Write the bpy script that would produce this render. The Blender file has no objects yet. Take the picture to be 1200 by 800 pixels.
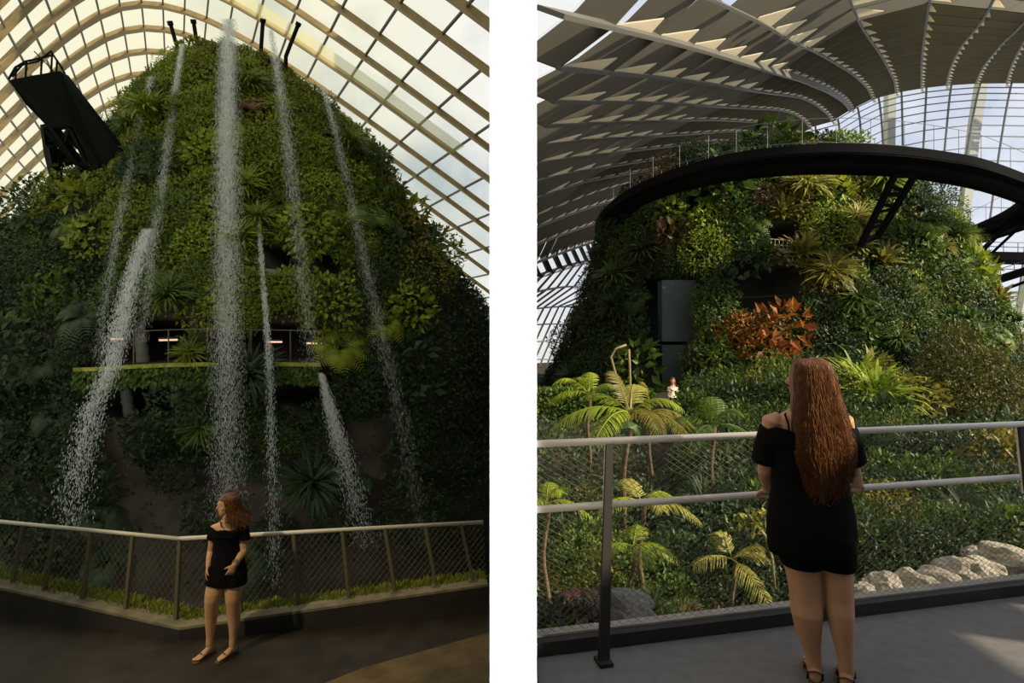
import bpy, bmesh, math, random
import numpy as np
from mathutils import Vector, Matrix, noise

random.seed(7)
RNG = np.random.default_rng(7)
sc = bpy.context.scene
COL = sc.collection
F = 700.0                       # focal length in pixels of the 1200 px frame
CAMZ = 1.72


def P(px, py, Y):
    return Vector(((px - 600.0) / F * Y, Y, CAMZ - (py - 400.0) / F * Y))


def PZ(px, py, z):
    """point seen at a pixel, lying at height z"""
    Y = F * (CAMZ - z) / (py - 400.0)
    return P(px, py, Y)


def proj(p):
    return 600 + F * p[0] / p[1], 400 + F * (CAMZ - p[2]) / p[1]


def interp(x, xs, ys):
    return float(np.interp(x, xs, ys))


# ------------------------------------------------------------------ materials
def new_mat(name):
    m = bpy.data.materials.new(name)
    m.use_nodes = True
    nt = m.node_tree
    for n in list(nt.nodes):
        nt.nodes.remove(n)
    out = nt.nodes.new('ShaderNodeOutputMaterial')
    return m, nt, out


def mat_plain(name, col, rough=0.6, metal=0.0, nscale=0.0, namt=0.25, bump=0.0, spec=0.3):
    m, nt, out = new_mat(name)
    b = nt.nodes.new('ShaderNodeBsdfPrincipled')
    b.inputs['Base Color'].default_value = (*col, 1)
    b.inputs['Roughness'].default_value = rough
    b.inputs['Metallic'].default_value = metal
    b.inputs['Specular IOR Level'].default_value = spec
    nt.links.new(b.outputs[0], out.inputs[0])
    if nscale:
        tc = nt.nodes.new('ShaderNodeTexCoord')
        n = nt.nodes.new('ShaderNodeTexNoise')
        n.inputs['Scale'].default_value = nscale
        n.inputs['Detail'].default_value = 6
        nt.links.new(tc.outputs['Object'], n.inputs['Vector'])
        mx = nt.nodes.new('ShaderNodeMix')
        mx.data_type = 'RGBA'
        lo = [max(0, c * (1 - namt)) for c in col]
        hi = [min(1, c * (1 + namt)) for c in col]
        mx.inputs[6].default_value = (*lo, 1)
        mx.inputs[7].default_value = (*hi, 1)
        ra = nt.nodes.new('ShaderNodeMapRange')
        ra.inputs[1].default_value = 0.3
        ra.inputs[2].default_value = 0.7
        nt.links.new(n.outputs[0], ra.inputs[0])
        nt.links.new(ra.outputs[0], mx.inputs[0])
        nt.links.new(mx.outputs[2], b.inputs['Base Color'])
        if bump:
            bp = nt.nodes.new('ShaderNodeBump')
            bp.inputs['Strength'].default_value = bump
            bp.inputs['Distance'].default_value = 0.05
            nt.links.new(n.outputs[0], bp.inputs['Height'])
            nt.links.new(bp.outputs[0], b.inputs['Normal'])
    return m


def mat_leaf(name, ca, cb, transl=0.3, rough=0.5):
    m, nt, out = new_mat(name)
    at = nt.nodes.new('ShaderNodeAttribute')
    at.attribute_name = 'tint'
    oi = nt.nodes.new('ShaderNodeObjectInfo')
    ad = nt.nodes.new('ShaderNodeMath')
    ad.operation = 'MULTIPLY_ADD'
    nt.links.new(oi.outputs['Random'], ad.inputs[0])
    ad.inputs[1].default_value = 0.5
    sb = nt.nodes.new('ShaderNodeMath')
    sb.operation = 'SUBTRACT'
    nt.links.new(at.outputs['Fac'], sb.inputs[0])
    sb.inputs[1].default_value = 0.25
    nt.links.new(sb.outputs[0], ad.inputs[2])
    ad.use_clamp = True
    mx = nt.nodes.new('ShaderNodeMix')
    mx.data_type = 'RGBA'
    mx.inputs[6].default_value = (*ca, 1)
    mx.inputs[7].default_value = (*cb, 1)
    nt.links.new(ad.outputs[0], mx.inputs[0])
    b = nt.nodes.new('ShaderNodeBsdfPrincipled')
    b.inputs['Roughness'].default_value = rough
    b.inputs['Specular IOR Level'].default_value = 0.35
    nt.links.new(mx.outputs[2], b.inputs['Base Color'])
    t = nt.nodes.new('ShaderNodeBsdfTranslucent')
    nt.links.new(mx.outputs[2], t.inputs['Color'])
    ms = nt.nodes.new('ShaderNodeMixShader')
    ms.inputs[0].default_value = transl
    nt.links.new(b.outputs[0], ms.inputs[1])
    nt.links.new(t.outputs[0], ms.inputs[2])
    nt.links.new(ms.outputs[0], out.inputs[0])
    return m


def mat_glass(name, tint, refl=0.05):
    m, nt, out = new_mat(name)
    t = nt.nodes.new('ShaderNodeBsdfTransparent')
    t.inputs[0].default_value = (*tint, 1)
    g = nt.nodes.new('ShaderNodeBsdfGlossy')
    g.inputs['Roughness'].default_value = 0.05
    ms = nt.nodes.new('ShaderNodeMixShader')
    ms.inputs[0].default_value = refl
    nt.links.new(t.outputs[0], ms.inputs[1])
    nt.links.new(g.outputs[0], ms.inputs[2])
    nt.links.new(ms.outputs[0], out.inputs[0])
    return m


def mat_veil(name, col, alpha):
    m, nt, out = new_mat(name)
    t = nt.nodes.new('ShaderNodeBsdfTransparent')
    d = nt.nodes.new('ShaderNodeBsdfDiffuse')
    d.inputs[0].default_value = (*col, 1)
    tr = nt.nodes.new('ShaderNodeBsdfTranslucent')
    tr.inputs[0].default_value = (*col, 1)
    m1 = nt.nodes.new('ShaderNodeMixShader')
    m1.inputs[0].default_value = 0.5
    nt.links.new(d.outputs[0], m1.inputs[1])
    nt.links.new(tr.outputs[0], m1.inputs[2])
    ms = nt.nodes.new('ShaderNodeMixShader')
    ms.inputs[0].default_value = alpha
    nt.links.new(t.outputs[0], ms.inputs[1])
    nt.links.new(m1.outputs[0], ms.inputs[2])
    nt.links.new(ms.outputs[0], out.inputs[0])
    return m


def mat_emit(name, col, s):
    m, nt, out = new_mat(name)
    e = nt.nodes.new('ShaderNodeEmission')
    e.inputs[0].default_value = (*col, 1)
    e.inputs[1].default_value = s
    nt.links.new(e.outputs[0], out.inputs[0])
    return m


def floor_mat(name, col, scale, namt=0.2):
    return mat_plain(name, col, 0.55, 0, scale, namt, 0.15)


M = {}
M['white_paint'] = mat_plain('white_paint', (0.9, 0.9, 0.9), 0.9, spec=0.0)
M['grey_paint'] = mat_plain('grey_paint', (0.22, 0.22, 0.21), 0.8)
M['arch_steel'] = mat_plain('arch_steel', (0.34, 0.255, 0.12), 0.6, 0.0, 1.5, 0.15)
M['purlin_steel'] = mat_plain('purlin_steel', (0.11, 0.10, 0.075), 0.6)
M['shell_steel'] = mat_plain('shell_steel', (0.12, 0.115, 0.095), 0.55)
M['thin_steel'] = mat_plain('thin_steel', (0.16, 0.17, 0.19), 0.55)
M['slat'] = mat_plain('slat_olive', (0.075, 0.068, 0.050), 0.7, 0, 0.6, 0.12)
M['roller'] = mat_leaf('roller_cloth', (0.52, 0.50, 0.36), (0.58, 0.555, 0.40), .6, .8)
M['gusset'] = mat_leaf('gusset_cream', (0.86, 0.80, 0.64), (0.88, 0.82, 0.66), .6, .7)
M['column_pale'] = mat_plain('column_pale', (0.45, 0.47, 0.42), 0.6)
M['glass_left'] = mat_glass('glass_left', (0.95, 0.96, 0.93), 0.03)
M['glass_right'] = mat_glass('glass_right', (0.94, 0.95, 0.97), 0.03)
M['shade_cloth'] = mat_veil('shade_cloth', (0.72, 0.68, 0.34), 0.55)
M['rock_brown'] = mat_plain('rock_brown', (0.062, 0.048, 0.036), 0.9, 0, 0.8, 0.5, 0.8)
M['rock_dark'] = mat_plain('rock_dark', (0.035, 0.036, 0.028), 0.9, 0, 0.8, 0.4, 0.6)
M['cave'] = mat_plain('cave_brown', (0.035, 0.027, 0.021), 0.95, 0, 0.7, 0.4, 0.5)
M['concrete'] = mat_plain('concrete', (0.30, 0.29, 0.25), 0.85, 0, 2.0, 0.3, 0.3)
M['blue_panel'] = mat_plain('blue_grey_panel', (0.065, 0.085, 0.088), 0.6, 0, 1.0, 0.15)
M['moss'] = mat_plain('moss', (0.30, 0.31, 0.05), 0.95, 0, 6.0, 0.5, 0.5)
M['stone'] = mat_plain('pale_stone', (0.36, 0.33, 0.27), 0.85, 0, 6.0, 0.35, 0.6)
M['stone_dark'] = mat_plain('grey_stone', (0.16, 0.155, 0.14), 0.85, 0, 5.0, 0.3, 0.6)
M['soil'] = mat_plain('soil', (0.035, 0.028, 0.02), 0.95, 0, 2.0, 0.4)
M['floor_dark'] = floor_mat('floor_dark', (0.030, 0.022, 0.014), 3.0, 0.45)
M['floor_brown'] = floor_mat('floor_brown', (0.14, 0.088, 0.032), 4.0, 0.4)
M['plinth'] = mat_plain('plinth_dark', (0.030, 0.027, 0.023), 0.85, 0, 3.0, 0.3)
M['kerb_stone'] = mat_plain('kerb_stone', (0.22, 0.19, 0.12), 0.9, 0, 6.0, 0.3)
M['deck_grey'] = mat_plain('deck_grey', (0.155, 0.15, 0.148), 0.8, 0, 12.0, 0.12, 0.1)
M['kerb_dark'] = mat_plain('kerb_dark', (0.030, 0.030, 0.029), 0.6)
M['kerb_top'] = mat_plain('kerb_top', (0.33, 0.31, 0.28), 0.7, 0, 9.0, 0.2)
M['rail_steel'] = mat_plain('rail_steel', (0.66, 0.64, 0.61), 0.45, 0.2)
M['rail_pale'] = mat_plain('rail_pale', (0.68, 0.64, 0.52), 0.5, 0.1)
M['post_dark'] = mat_plain('post_dark', (0.022, 0.020, 0.018), 0.6, 0.0)
M['post_olive'] = mat_plain('post_olive', (0.17, 0.15, 0.09), 0.6, 0.2)
M['wire'] = mat_plain('wire', (0.13, 0.115, 0.09), 0.45, 0.4)
M['wire_dim'] = mat_plain('wire_dim', (0.16, 0.14, 0.09), 0.5, 0.3)
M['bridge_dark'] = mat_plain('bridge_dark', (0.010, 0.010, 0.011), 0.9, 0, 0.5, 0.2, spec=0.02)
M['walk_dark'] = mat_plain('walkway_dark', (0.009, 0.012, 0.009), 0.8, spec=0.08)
M['water'] = mat_veil('water_white', (0.93, 0.95, 0.93), 0.34)
M['water_thin'] = mat_veil('water_thin', (0.93, 0.95, 0.92), 0.21)
M['pool'] = mat_plain('pool_water', (0.02, 0.025, 0.02), 0.1)
M['led'] = mat_emit('warm_strip_lamp', (1.0, 0.62, 0.40), 0.85)
M['skin'] = mat_plain('skin', (0.49, 0.265, 0.15), 0.55, 0, 14, 0.06)
M['skin_b'] = mat_plain('skin_warm', (0.56, 0.33, 0.17), 0.5, 0, 14, 0.06)
M['black_cloth'] = mat_plain('black_cloth', (0.006, 0.006, 0.0065), 0.9, spec=0.06)
M['sandal'] = mat_plain('sandal_black', (0.018, 0.015, 0.013), 0.6)
M['sole'] = mat_plain('sandal_sole', (0.16, 0.10, 0.06), 0.7)
M['hair'] = mat_plain('auburn_hair', (0.12, 0.040, 0.009), 0.42, 0, 30, 0.35, spec=0.4)
M['hair_b'] = mat_plain('auburn_hair_light', (0.22, 0.085, 0.020), 0.42, 0, 30, 0.35, spec=0.4)
M['brown_hair'] = mat_plain('brown_hair', (0.07, 0.04, 0.025), 0.5)
M['lip'] = mat_plain('lip', (0.40, 0.10, 0.08), 0.5)
M['eye'] = mat_plain('eye', (0.75, 0.72, 0.68), 0.3)
M['iris'] = mat_plain('iris', (0.05, 0.03, 0.02), 0.3)
M['gold'] = mat_plain('bracelet_metal', (0.45, 0.38, 0.26), 0.35, 0.8)
M['red_stone'] = mat_plain('red_pendant', (0.35, 0.03, 0.02), 0.3)
M['lens'] = mat_plain('dark_lens', (0.01, 0.01, 0.012), 0.1)
M['white_shirt'] = mat_plain('white_shirt', (0.85, 0.80, 0.68), 0.85)
M['bark'] = mat_plain('bark', (0.13, 0.095, 0.055), 0.9, 0, 8, 0.3, 0.4)
M['stem_pale'] = mat_plain('pale_stem', (0.30, 0.25, 0.12), 0.8)
M['sign_yellow'] = mat_plain('yellow_flower', (0.9, 0.72, 0.03), 0.6)

L = {
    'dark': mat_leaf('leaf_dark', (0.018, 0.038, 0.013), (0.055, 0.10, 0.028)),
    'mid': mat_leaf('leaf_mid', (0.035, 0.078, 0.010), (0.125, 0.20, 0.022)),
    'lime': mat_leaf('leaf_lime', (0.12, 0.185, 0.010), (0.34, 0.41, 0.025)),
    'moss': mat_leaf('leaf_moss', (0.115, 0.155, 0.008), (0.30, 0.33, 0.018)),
    'olive': mat_leaf('leaf_olive', (0.085, 0.09, 0.012), (0.30, 0.26, 0.035)),
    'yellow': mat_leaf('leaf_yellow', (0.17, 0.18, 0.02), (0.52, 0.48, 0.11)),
    'rust': mat_leaf('leaf_rust', (0.07, 0.045, 0.018), (0.19, 0.10, 0.045)),
    'orange': mat_leaf('leaf_orange', (0.16, 0.06, 0.012), (0.50, 0.17, 0.025)),
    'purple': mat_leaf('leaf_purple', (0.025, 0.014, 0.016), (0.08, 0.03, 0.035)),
    'tree': mat_leaf('leaf_tree', (0.022, 0.032, 0.008), (0.13, 0.125, 0.022)),
    'bluegreen': mat_leaf('leaf_bluegreen', (0.022, 0.05, 0.030), (0.06, 0.12, 0.065)),
}


# ------------------------------------------------------------------ mesh helpers
class MB:
    """collects pieces and links them as one mesh object"""

    def __init__(self):
        self.v, self.f, self.t, self.mi = [], [], [], []
        self.n = 0

    def add(self, verts, faces, tint=None, mi=0):
        verts = np.asarray(verts, dtype=float).reshape(-1, 3)
        self.v.append(verts)
        o = self.n
        self.f.extend([tuple(i + o for i in f) for f in faces])
        self.mi.extend([mi] * len(faces))
        self.t.append(np.full(len(verts), 0.5) if tint is None else np.broadcast_to(tint, (len(verts),)))
        self.n += len(verts)

    def box(self, lo, hi, mi=0):
        x0, y0, z0 = lo
        x1, y1, z1 = hi
        v = [(x0, y0, z0), (x1, y0, z0), (x1, y1, z0), (x0, y1, z0), (x0, y0, z1), (x1, y0, z1), (x1, y1, z1), (x0, y1, z1)]
        self.add(v, [(0, 3, 2, 1), (4, 5, 6, 7), (0, 1, 5, 4), (1, 2, 6, 5), (2, 3, 7, 6), (3, 0, 4, 7)], mi=mi)

    def prism(self, poly, off, mi=0):
        """polygon of points extruded by vector off"""
        n = len(poly)
        off = Vector(off)
        v = [tuple(p) for p in poly] + [tuple(Vector(p) + off) for p in poly]
        f = [tuple(range(n - 1, -1, -1)), tuple(range(n, 2 * n))]
        f += [(i, (i + 1) % n, n + (i + 1) % n, n + i) for i in range(n)]
        self.add(v, f, mi=mi)

    def sweep(self, pts, w, h, up, closed=False, mi=0):
        """rectangular section (w across, h along up) swept along pts"""
        pts = [Vector(p) for p in pts]
        n = len(pts)
        v = []
        for i, p in enumerate(pts):
            a = pts[max(0, i - 1)] if not closed else pts[(i - 1) % n]
            b = pts[min(n - 1, i + 1)] if not closed else pts[(i + 1) % n]
            t = (b - a).normalized()
            u = Vector(up(i) if callable(up) else up)
            s = t.cross(u)
            if s.length < 1e-6:
                s = t.orthogonal()
            s.normalize()
            u = s.cross(t).normalized()
            ww = w(i) if callable(w) else w
            for du, ds in ((-1, -1), (-1, 1), (1, 1), (1, -1)):
                v.append(p + s * (ds * ww / 2) + u * (du * h / 2))
        f = []
        for i in range(n if closed else n - 1):
            j = (i + 1) % n
            for k in range(4):
                f.append((i * 4 + k, i * 4 + (k + 1) % 4, j * 4 + (k + 1) % 4, j * 4 + k))
        if not closed:
            f += [(3, 2, 1, 0), (4 * n - 4, 4 * n - 3, 4 * n - 2, 4 * n - 1)]
        self.add([tuple(q) for q in v], f, mi=mi)

    def tube(self, pts, r, seg=8, tint=None, mi=0, ax=None):
        """round tube; r number, list, or list of (ra, rb) with ax the direction of ra"""
        pts = [Vector(p) for p in pts]
        n = len(pts)
        if not isinstance(r, (list, tuple)):
            r = [r] * n
        v = []
        prev = None
        for i, p in enumerate(pts):
            t = (pts[min(n - 1, i + 1)] - pts[max(0, i - 1)])
            t = t.normalized() if t.length > 1e-9 else Vector((0, 0, 1))
            if ax is not None:
                a = Vector(ax)
                a = a - t * a.dot(t)
                a.normalize()
            elif prev is None:
                a = t.orthogonal().normalized()
            else:
                a = prev - t * prev.dot(t)
                a = a.normalized() if a.length > 1e-6 else t.orthogonal().normalized()
            prev = a
            b = t.cross(a)
            ra, rb = r[i] if isinstance(r[i], (list, tuple)) else (r[i], r[i])
            for k in range(seg):
                an = 2 * math.pi * k / seg
                v.append(p + a * (ra * math.cos(an)) + b * (rb * math.sin(an)))
        f = []
        for i in range(n - 1):
            for k in range(seg):
                f.append((i * seg + k, i * seg + (k + 1) % seg, (i + 1) * seg + (k + 1) % seg, (i + 1) * seg + k))
        f.append(tuple(range(seg - 1, -1, -1)))
        f.append(tuple(range((n - 1) * seg, n * seg)))
        self.add([tuple(q) for q in v], f, tint, mi=mi)

    def rings(self, secs, seg=20, mi=0):
        """list of (centre, axis_a * ra, axis_b * rb) rings joined into a closed body"""
        v, f = [], []
        for c, a, b in secs:
            for k in range(seg):
                an = 2 * math.pi * k / seg
                v.append(Vector(c) + Vector(a) * math.cos(an) + Vector(b) * math.sin(an))
        n = len(secs)
        for i in range(n - 1):
            for k in range(seg):
                f.append((i * seg + k, i * seg + (k + 1) % seg, (i + 1) * seg + (k + 1) % seg, (i + 1) * seg + k))
        f.append(tuple(range(seg - 1, -1, -1)))
        f.append(tuple(range((n - 1) * seg, n * seg)))
        self.add([tuple(q) for q in v], f, mi=mi)

    def build(self, name, mat, parent=None, smooth=False):
        me = bpy.data.meshes.new(name)
        V = np.concatenate(self.v) if self.v else np.zeros((0, 3))
        T = np.concatenate(self.t) if self.t else np.zeros(0)
        me.from_pydata(V.tolist(), [], self.f)
        at = me.attributes.new('tint', 'FLOAT', 'POINT')
        at.data.foreach_set('value', T.astype(np.float32))
        mats = mat if isinstance(mat, (list, tuple)) else [mat]
        for m in mats:
            me.materials.append(m)
        if len(mats) > 1:
            me.polygons.foreach_set('material_index', np.array(self.mi, dtype=np.int32))
        if smooth:
            me.polygons.foreach_set('use_smooth', np.ones(len(me.polygons), dtype=bool))
        me.update()
        o = bpy.data.objects.new(name, me)
        COL.objects.link(o)
        if parent is not None:
            o.parent = parent
            o.matrix_parent_inverse = Matrix.Translation(parent.location).inverted() if parent.type == 'EMPTY' else Matrix()
        return o


def tag(o, label=None, cat=None, group=None, kind=None):
    if label:
        o['label'] = label
    if cat:
        o['category'] = cat
    if group:
        o['group'] = group
    if kind:
        o['kind'] = kind
    return o


def empty(name, loc, label, cat, group=None):
    o = bpy.data.objects.new(name, None)
    o.location = loc
    o.empty_display_size = 0.2
    COL.objects.link(o)
    return tag(o, label, cat, group)


def struct(mb, name, mat, label=None, parent=None, smooth=False):
    o = mb.build(name, mat, parent, smooth)
    if parent is None:
        tag(o, label, None, None, 'structure')
    return o


# ------------------------------------------------------------------ leaves
OVATE_V = np.array([(0, 0, 0), (-.28, .42, .07), (0, .48, -.03), (.28, .42, .07), (0, 1, -.10)])
OVATE_F = [(0, 2, 4, 1), (0, 3, 4, 2)]
BLADE_V = np.array([(-.05, 0, 0), (.05, 0, 0), (-.075, .35, .06), (.075, .35, .06), (-.055, .72, .0), (.055, .72, .0), (0, 1, -.16)])
BLADE_F = [(0, 1, 3, 2), (2, 3, 5, 4), (4, 5, 6)]
STRAP_V = np.array([(-.03, 0, 0), (.03, 0, 0), (-.04, .28, .16), (.04, .28, .16), (-.035, .6, .14), (.035, .6, .14), (-.022, .85, -.04), (.022, .85, -.04), (0, .98, -.26)])
STRAP_F = [(0, 1, 3, 2), (2, 3, 5, 4), (4, 5, 7, 6), (6, 7, 8)]
NEEDLE_V = np.array([(-.06, 0, 0), (.06, 0, 0), (.07, .5, .02), (-.07, .5, .02), (0, 1, -.06)])
NEEDLE_F = [(0, 1, 2, 3), (3, 2, 4)]


def norm(a):
    return a / np.maximum(1e-9, np.linalg.norm(a, axis=-1, keepdims=True))


def add_leaves(mb, pos, dirs, nrm, size, tv, tf, tint):
    """many leaves at once: pos (n,3), dirs along the leaf, nrm its upper face"""
    pos, dirs, nrm = np.asarray(pos), norm(np.asarray(dirs)), np.asarray(nrm)
    x = norm(np.cross(dirs, nrm))
    z = np.cross(x, dirs)
    size = np.broadcast_to(np.asarray(size, dtype=float), (len(pos),))
    v = pos[:, None, :] + size[:, None, None] * (
        tv[None, :, 0, None] * x[:, None, :] + tv[None, :, 1, None] * dirs[:, None, :] + tv[None, :, 2, None] * z[:, None, :])
    k = len(tv)
    base = mb.n
    mb.v.append(v.reshape(-1, 3))
    tint = np.broadcast_to(np.asarray(tint, dtype=float), (len(pos),))
    mb.t.append(np.repeat(tint, k))
    for i in range(len(pos)):
        o = base + i * k
        mb.f.extend([tuple(j + o for j in f) for f in tf])
    mb.mi.extend([0] * (len(pos) * len(tf)))
    mb.n += len(pos) * k


def rand_dirs(n):
    return norm(RNG.normal(size=(n, 3)))


def shrub_mesh(name, n=420, size=0.24, flat=0.85, seed=0):
    mb = MB()
    d = rand_dirs(n)
    d[:, 2] = np.abs(d[:, 2]) * 1.1 - 0.25
    d = norm(d)
    lump = np.array([1 + .22 * noise.noise(Vector(q * 2.2 + seed)) for q in d])
    r = lump * (1 - .35 * RNG.random(n) ** 2)
    pos = d * r[:, None] * np.array([1, 1, flat])
    ld = norm(d + RNG.normal(size=(n, 3)) * .55 + np.array([0, 0, -.25]))
    nn = norm(d + np.array([0, 0, .5]) + RNG.normal(size=(n, 3)) * .35)
    add_leaves(mb, pos, ld, nn, size * (.65 + .7 * RNG.random(n)), OVATE_V, OVATE_F, RNG.random(n))
    return mb


def fern_mesh(nf=17, pairs=13, length=1.15, droop=.75, lsize=.30):
    mb = MB()
    for k in range(nf):
        a = 2 * math.pi * (k + .6 * random.random()) / nf
        el = random.uniform(.45, 1.2)
        Lk = length * random.uniform(.75, 1.1)
        s = np.linspace(0.12, 1, pairs)
        rad = Lk * (s * math.cos(el) + .12 * s ** 2)
        z = Lk * (s * math.sin(el) - droop * s ** 2.2)
        pts = np.stack([rad * math.cos(a), rad * math.sin(a), z], 1)
        tg = norm(np.gradient(pts, axis=0))
        side = np.array([-math.sin(a), math.cos(a), 0])
        up = norm(np.cross(side[None] * np.ones((pairs, 1)), tg))
        up *= np.sign(up[:, 2:3] + 1e-6)
        prof = lsize * Lk * np.sin(np.pi * np.clip(s * .93 + .05, 0, 1)) ** .7 + .02
        tv = .3 + .7 * random.random()
        for sg in (-1, 1):
            add_leaves(mb, pts, side * sg + tg * .45 - up * .15, up, prof, NEEDLE_V * np.array([1.25, 1, 1]), NEEDLE_F, np.clip(tv + RNG.normal(size=pairs) * .15, 0, 1))
    return mb


def tuft_mesh(n=170, length=1.2, seedspread=.3, tv=STRAP_V, tf=STRAP_F, elev=(.5, 1.4), wide=1.0):
    mb = MB()
    a = RNG.random(n) * 2 * math.pi
    el = elev[0] + RNG.random(n) * (elev[1] - elev[0])
    d = np.stack([np.cos(a) * np.cos(el), np.sin(a) * np.cos(el), np.sin(el)], 1)
    pos = np.stack([np.cos(a), np.sin(a), 0 * a], 1) * (RNG.random(n) * seedspread)[:, None]
    up = np.array([0, 0, 1.0]) + d * -.2
    add_leaves(mb, pos, d, up, length * (.6 + .5 * RNG.random(n)), tv * np.array([wide, 1, 1]), tf, RNG.random(n))
    return mb


def creeper_mesh(n=330, size=.22):
    mb = MB()
    r = np.sqrt(RNG.random(n))
    a = RNG.random(n) * 2 * math.pi
    h = .38 * (1 - r ** 2) + .08 * RNG.normal(size=n)
    pos = np.stack([r * np.cos(a), r * np.sin(a), h], 1)
    out = np.stack([np.cos(a) * r, np.sin(a) * r, .6 + 0 * a], 1)
    ld = norm(out * .5 + RNG.normal(size=(n, 3)) * .6 + np.array([0, -.5, 0]))
    add_leaves(mb, pos, ld, norm(out + RNG.normal(size=(n, 3)) * .3), size * (.6 + .8 * RNG.random(n)), OVATE_V, OVATE_F, RNG.random(n))
    return mb


def frond(mb, base, d, length, droop, pairs=22, lsize=.3, tint=.6, width=1.0, lean=.35):
    """one pinnate palm frond: stalk and two rows of leaflets"""
    base, d = Vector(base), Vector(d).normalized()
    s = np.linspace(0, 1, 14)
    pts = [base + d * (length * t) + Vector((0, 0, -droop * length * t ** 2.2)) for t in s]
    mb.tube(pts, [length * .012 * (1 - .8 * t) + .002 for t in s], 5, tint=.75)
    q = np.array([tuple(p) for p in pts])
    ss = np.linspace(.16, 1, pairs)
    pp = np.stack([np.interp(ss, s, q[:, i]) for i in range(3)], 1)
    tg = norm(np.gradient(pp, axis=0))
    side = norm(np.cross(tg, np.array([[0, 0, 1.0]])))
    up = norm(np.cross(side, tg))
    prof = lsize * length * (np.sin(np.pi * np.clip(.12 + ss * .82, 0, 1)) ** .6) + .02
    for sg in (-1, 1):
        add_leaves(mb, pp, side * sg + tg * (lean + .3) - np.array([0, 0, .35]) + RNG.normal(size=pp.shape) * .06, up + side * sg * .3, prof,
                   BLADE_V * np.array([.42 * width, 1, 1]), BLADE_F, np.clip(tint + RNG.normal(size=pairs) * .15, 0, 1))


PROTO = {}
PROTO['leafy_shrub'] = (lambda: shrub_mesh('s'))
PROTO['round_shrub'] = (lambda: shrub_mesh('s', 620, .17, .9, 5))
PROTO['bushy_plant'] = (lambda: shrub_mesh('s', 1100, .105, .95, 11))
PROTO['fern'] = fern_mesh
PROTO['grass_plant'] = tuft_mesh
PROTO['creeper'] = creeper_mesh
PROTO['spiky_plant'] = (lambda: tuft_mesh(46, 1.0, .12, BLADE_V, BLADE_F, (.35, 1.35), 1.3))
PROTO['broadleaf_plant'] = (lambda: shrub_mesh('b', 90, .5, .8, 9))
PROTO_MESH = {}


def plant(kind, loc, nrm, scale, colour, label, cat, group=None, spin=None, sc3=None):
    """one plant: the first of a kind builds its mesh, the others are copies sharing it"""
    if kind not in PROTO_MESH:
        o = PROTO[kind]().build(kind, L['mid'])
        PROTO_MESH[kind] = o.data
        COL.objects.unlink(o)
        bpy.data.objects.remove(o)
    o = bpy.data.objects.new(kind, PROTO_MESH[kind])
    COL.objects.link(o)
    o.material_slots[0].link = 'OBJECT'
    o.material_slots[0].material = L[colour]
    q = Vector(nrm).normalized().to_track_quat('Z', 'Y')
    R = q.to_matrix().to_4x4() @ Matrix.Rotation(random.random() * 6.28 if spin is None else spin, 4, 'Z')
    s = sc3 if sc3 is not None else (scale, scale, scale)
    o.matrix_world = Matrix.Translation(loc) @ R @ Matrix.Diagonal((*s, 1))
    return tag(o, label, cat, group)


# ------------------------------------------------------------------ world, camera, lights
cam_d = bpy.data.cameras.new('camera')
cam_d.sensor_width = 36
cam_d.lens = 21.0
cam_d.clip_end = 500
cam = bpy.data.objects.new('camera', cam_d)
cam.location = (0, 0, CAMZ)
cam.rotation_euler = (math.pi / 2, 0, 0)
COL.objects.link(cam)
sc.camera = cam
sc.view_settings.view_transform = 'Standard'
sc.view_settings.look = 'None'
sc.view_settings.gamma = 1
sc.view_settings.use_curve_mapping = False
sc.view_settings.exposure = 0.28
sc.cycles.max_bounces = 6
sc.cycles.diffuse_bounces = 3
sc.cycles.glossy_bounces = 2
sc.cycles.transparent_max_bounces = 24
sc.cycles.transmission_bounces = 4

w = bpy.data.worlds.new('sky')
sc.world = w
w.use_nodes = True
nt = w.node_tree
for n_ in list(nt.nodes):
    nt.nodes.remove(n_)
out = nt.nodes.new('ShaderNodeOutputWorld')
bg = nt.nodes.new('ShaderNodeBackground')
tc = nt.nodes.new('ShaderNodeTexCoord')
nz = nt.nodes.new('ShaderNodeTexNoise')
nz.inputs['Scale'].default_value = 3.2
nz.inputs['Detail'].default_value = 7
nz.inputs['Roughness'].default_value = 0.55
nt.links.new(tc.outputs['Generated'], nz.inputs['Vector'])
rampc = nt.nodes.new('ShaderNodeMapRange')
rampc.inputs[1].default_value = 0.30
rampc.inputs[2].default_value = 0.53
nt.links.new(nz.outputs[0], rampc.inputs[0])
sx = nt.nodes.new('ShaderNodeSeparateXYZ')
nt.links.new(tc.outputs['Generated'], sx.inputs[0])
warm = nt.nodes.new('ShaderNodeMapRange')      # the evening side of the sky is warm
warm.inputs[1].default_value = -0.35
warm.inputs[2].default_value = 0.25
warm.inputs[3].default_value = 1
warm.inputs[4].default_value = 0
nt.links.new(sx.outputs['X'], warm.inputs[0])
cl = nt.nodes.new('ShaderNodeMix')
cl.data_type = 'RGBA'
cl.inputs[6].default_value = (0.86, 0.89, 0.97, 1)     # cloud, cool side
cl.inputs[7].default_value = (1.0, 0.95, 0.72, 1)     # cloud, warm side
nt.links.new(warm.outputs[0], cl.inputs[0])
bl = nt.nodes.new('ShaderNodeMix')
bl.data_type = 'RGBA'
bl.inputs[6].default_value = (0.40, 0.50, 0.68, 1)
bl.inputs[7].default_value = (0.44, 0.52, 0.46, 1)
nt.links.new(warm.outputs[0], bl.inputs[0])
sk = nt.nodes.new('ShaderNodeMix')
sk.data_type = 'RGBA'
nt.links.new(rampc.outputs[0], sk.inputs[0])
nt.links.new(bl.outputs[2], sk.inputs[6])
nt.links.new(cl.outputs[2], sk.inputs[7])
nt.links.new(sk.outputs[2], bg.inputs[0])
bg.inputs[1].default_value = 0.84
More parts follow.
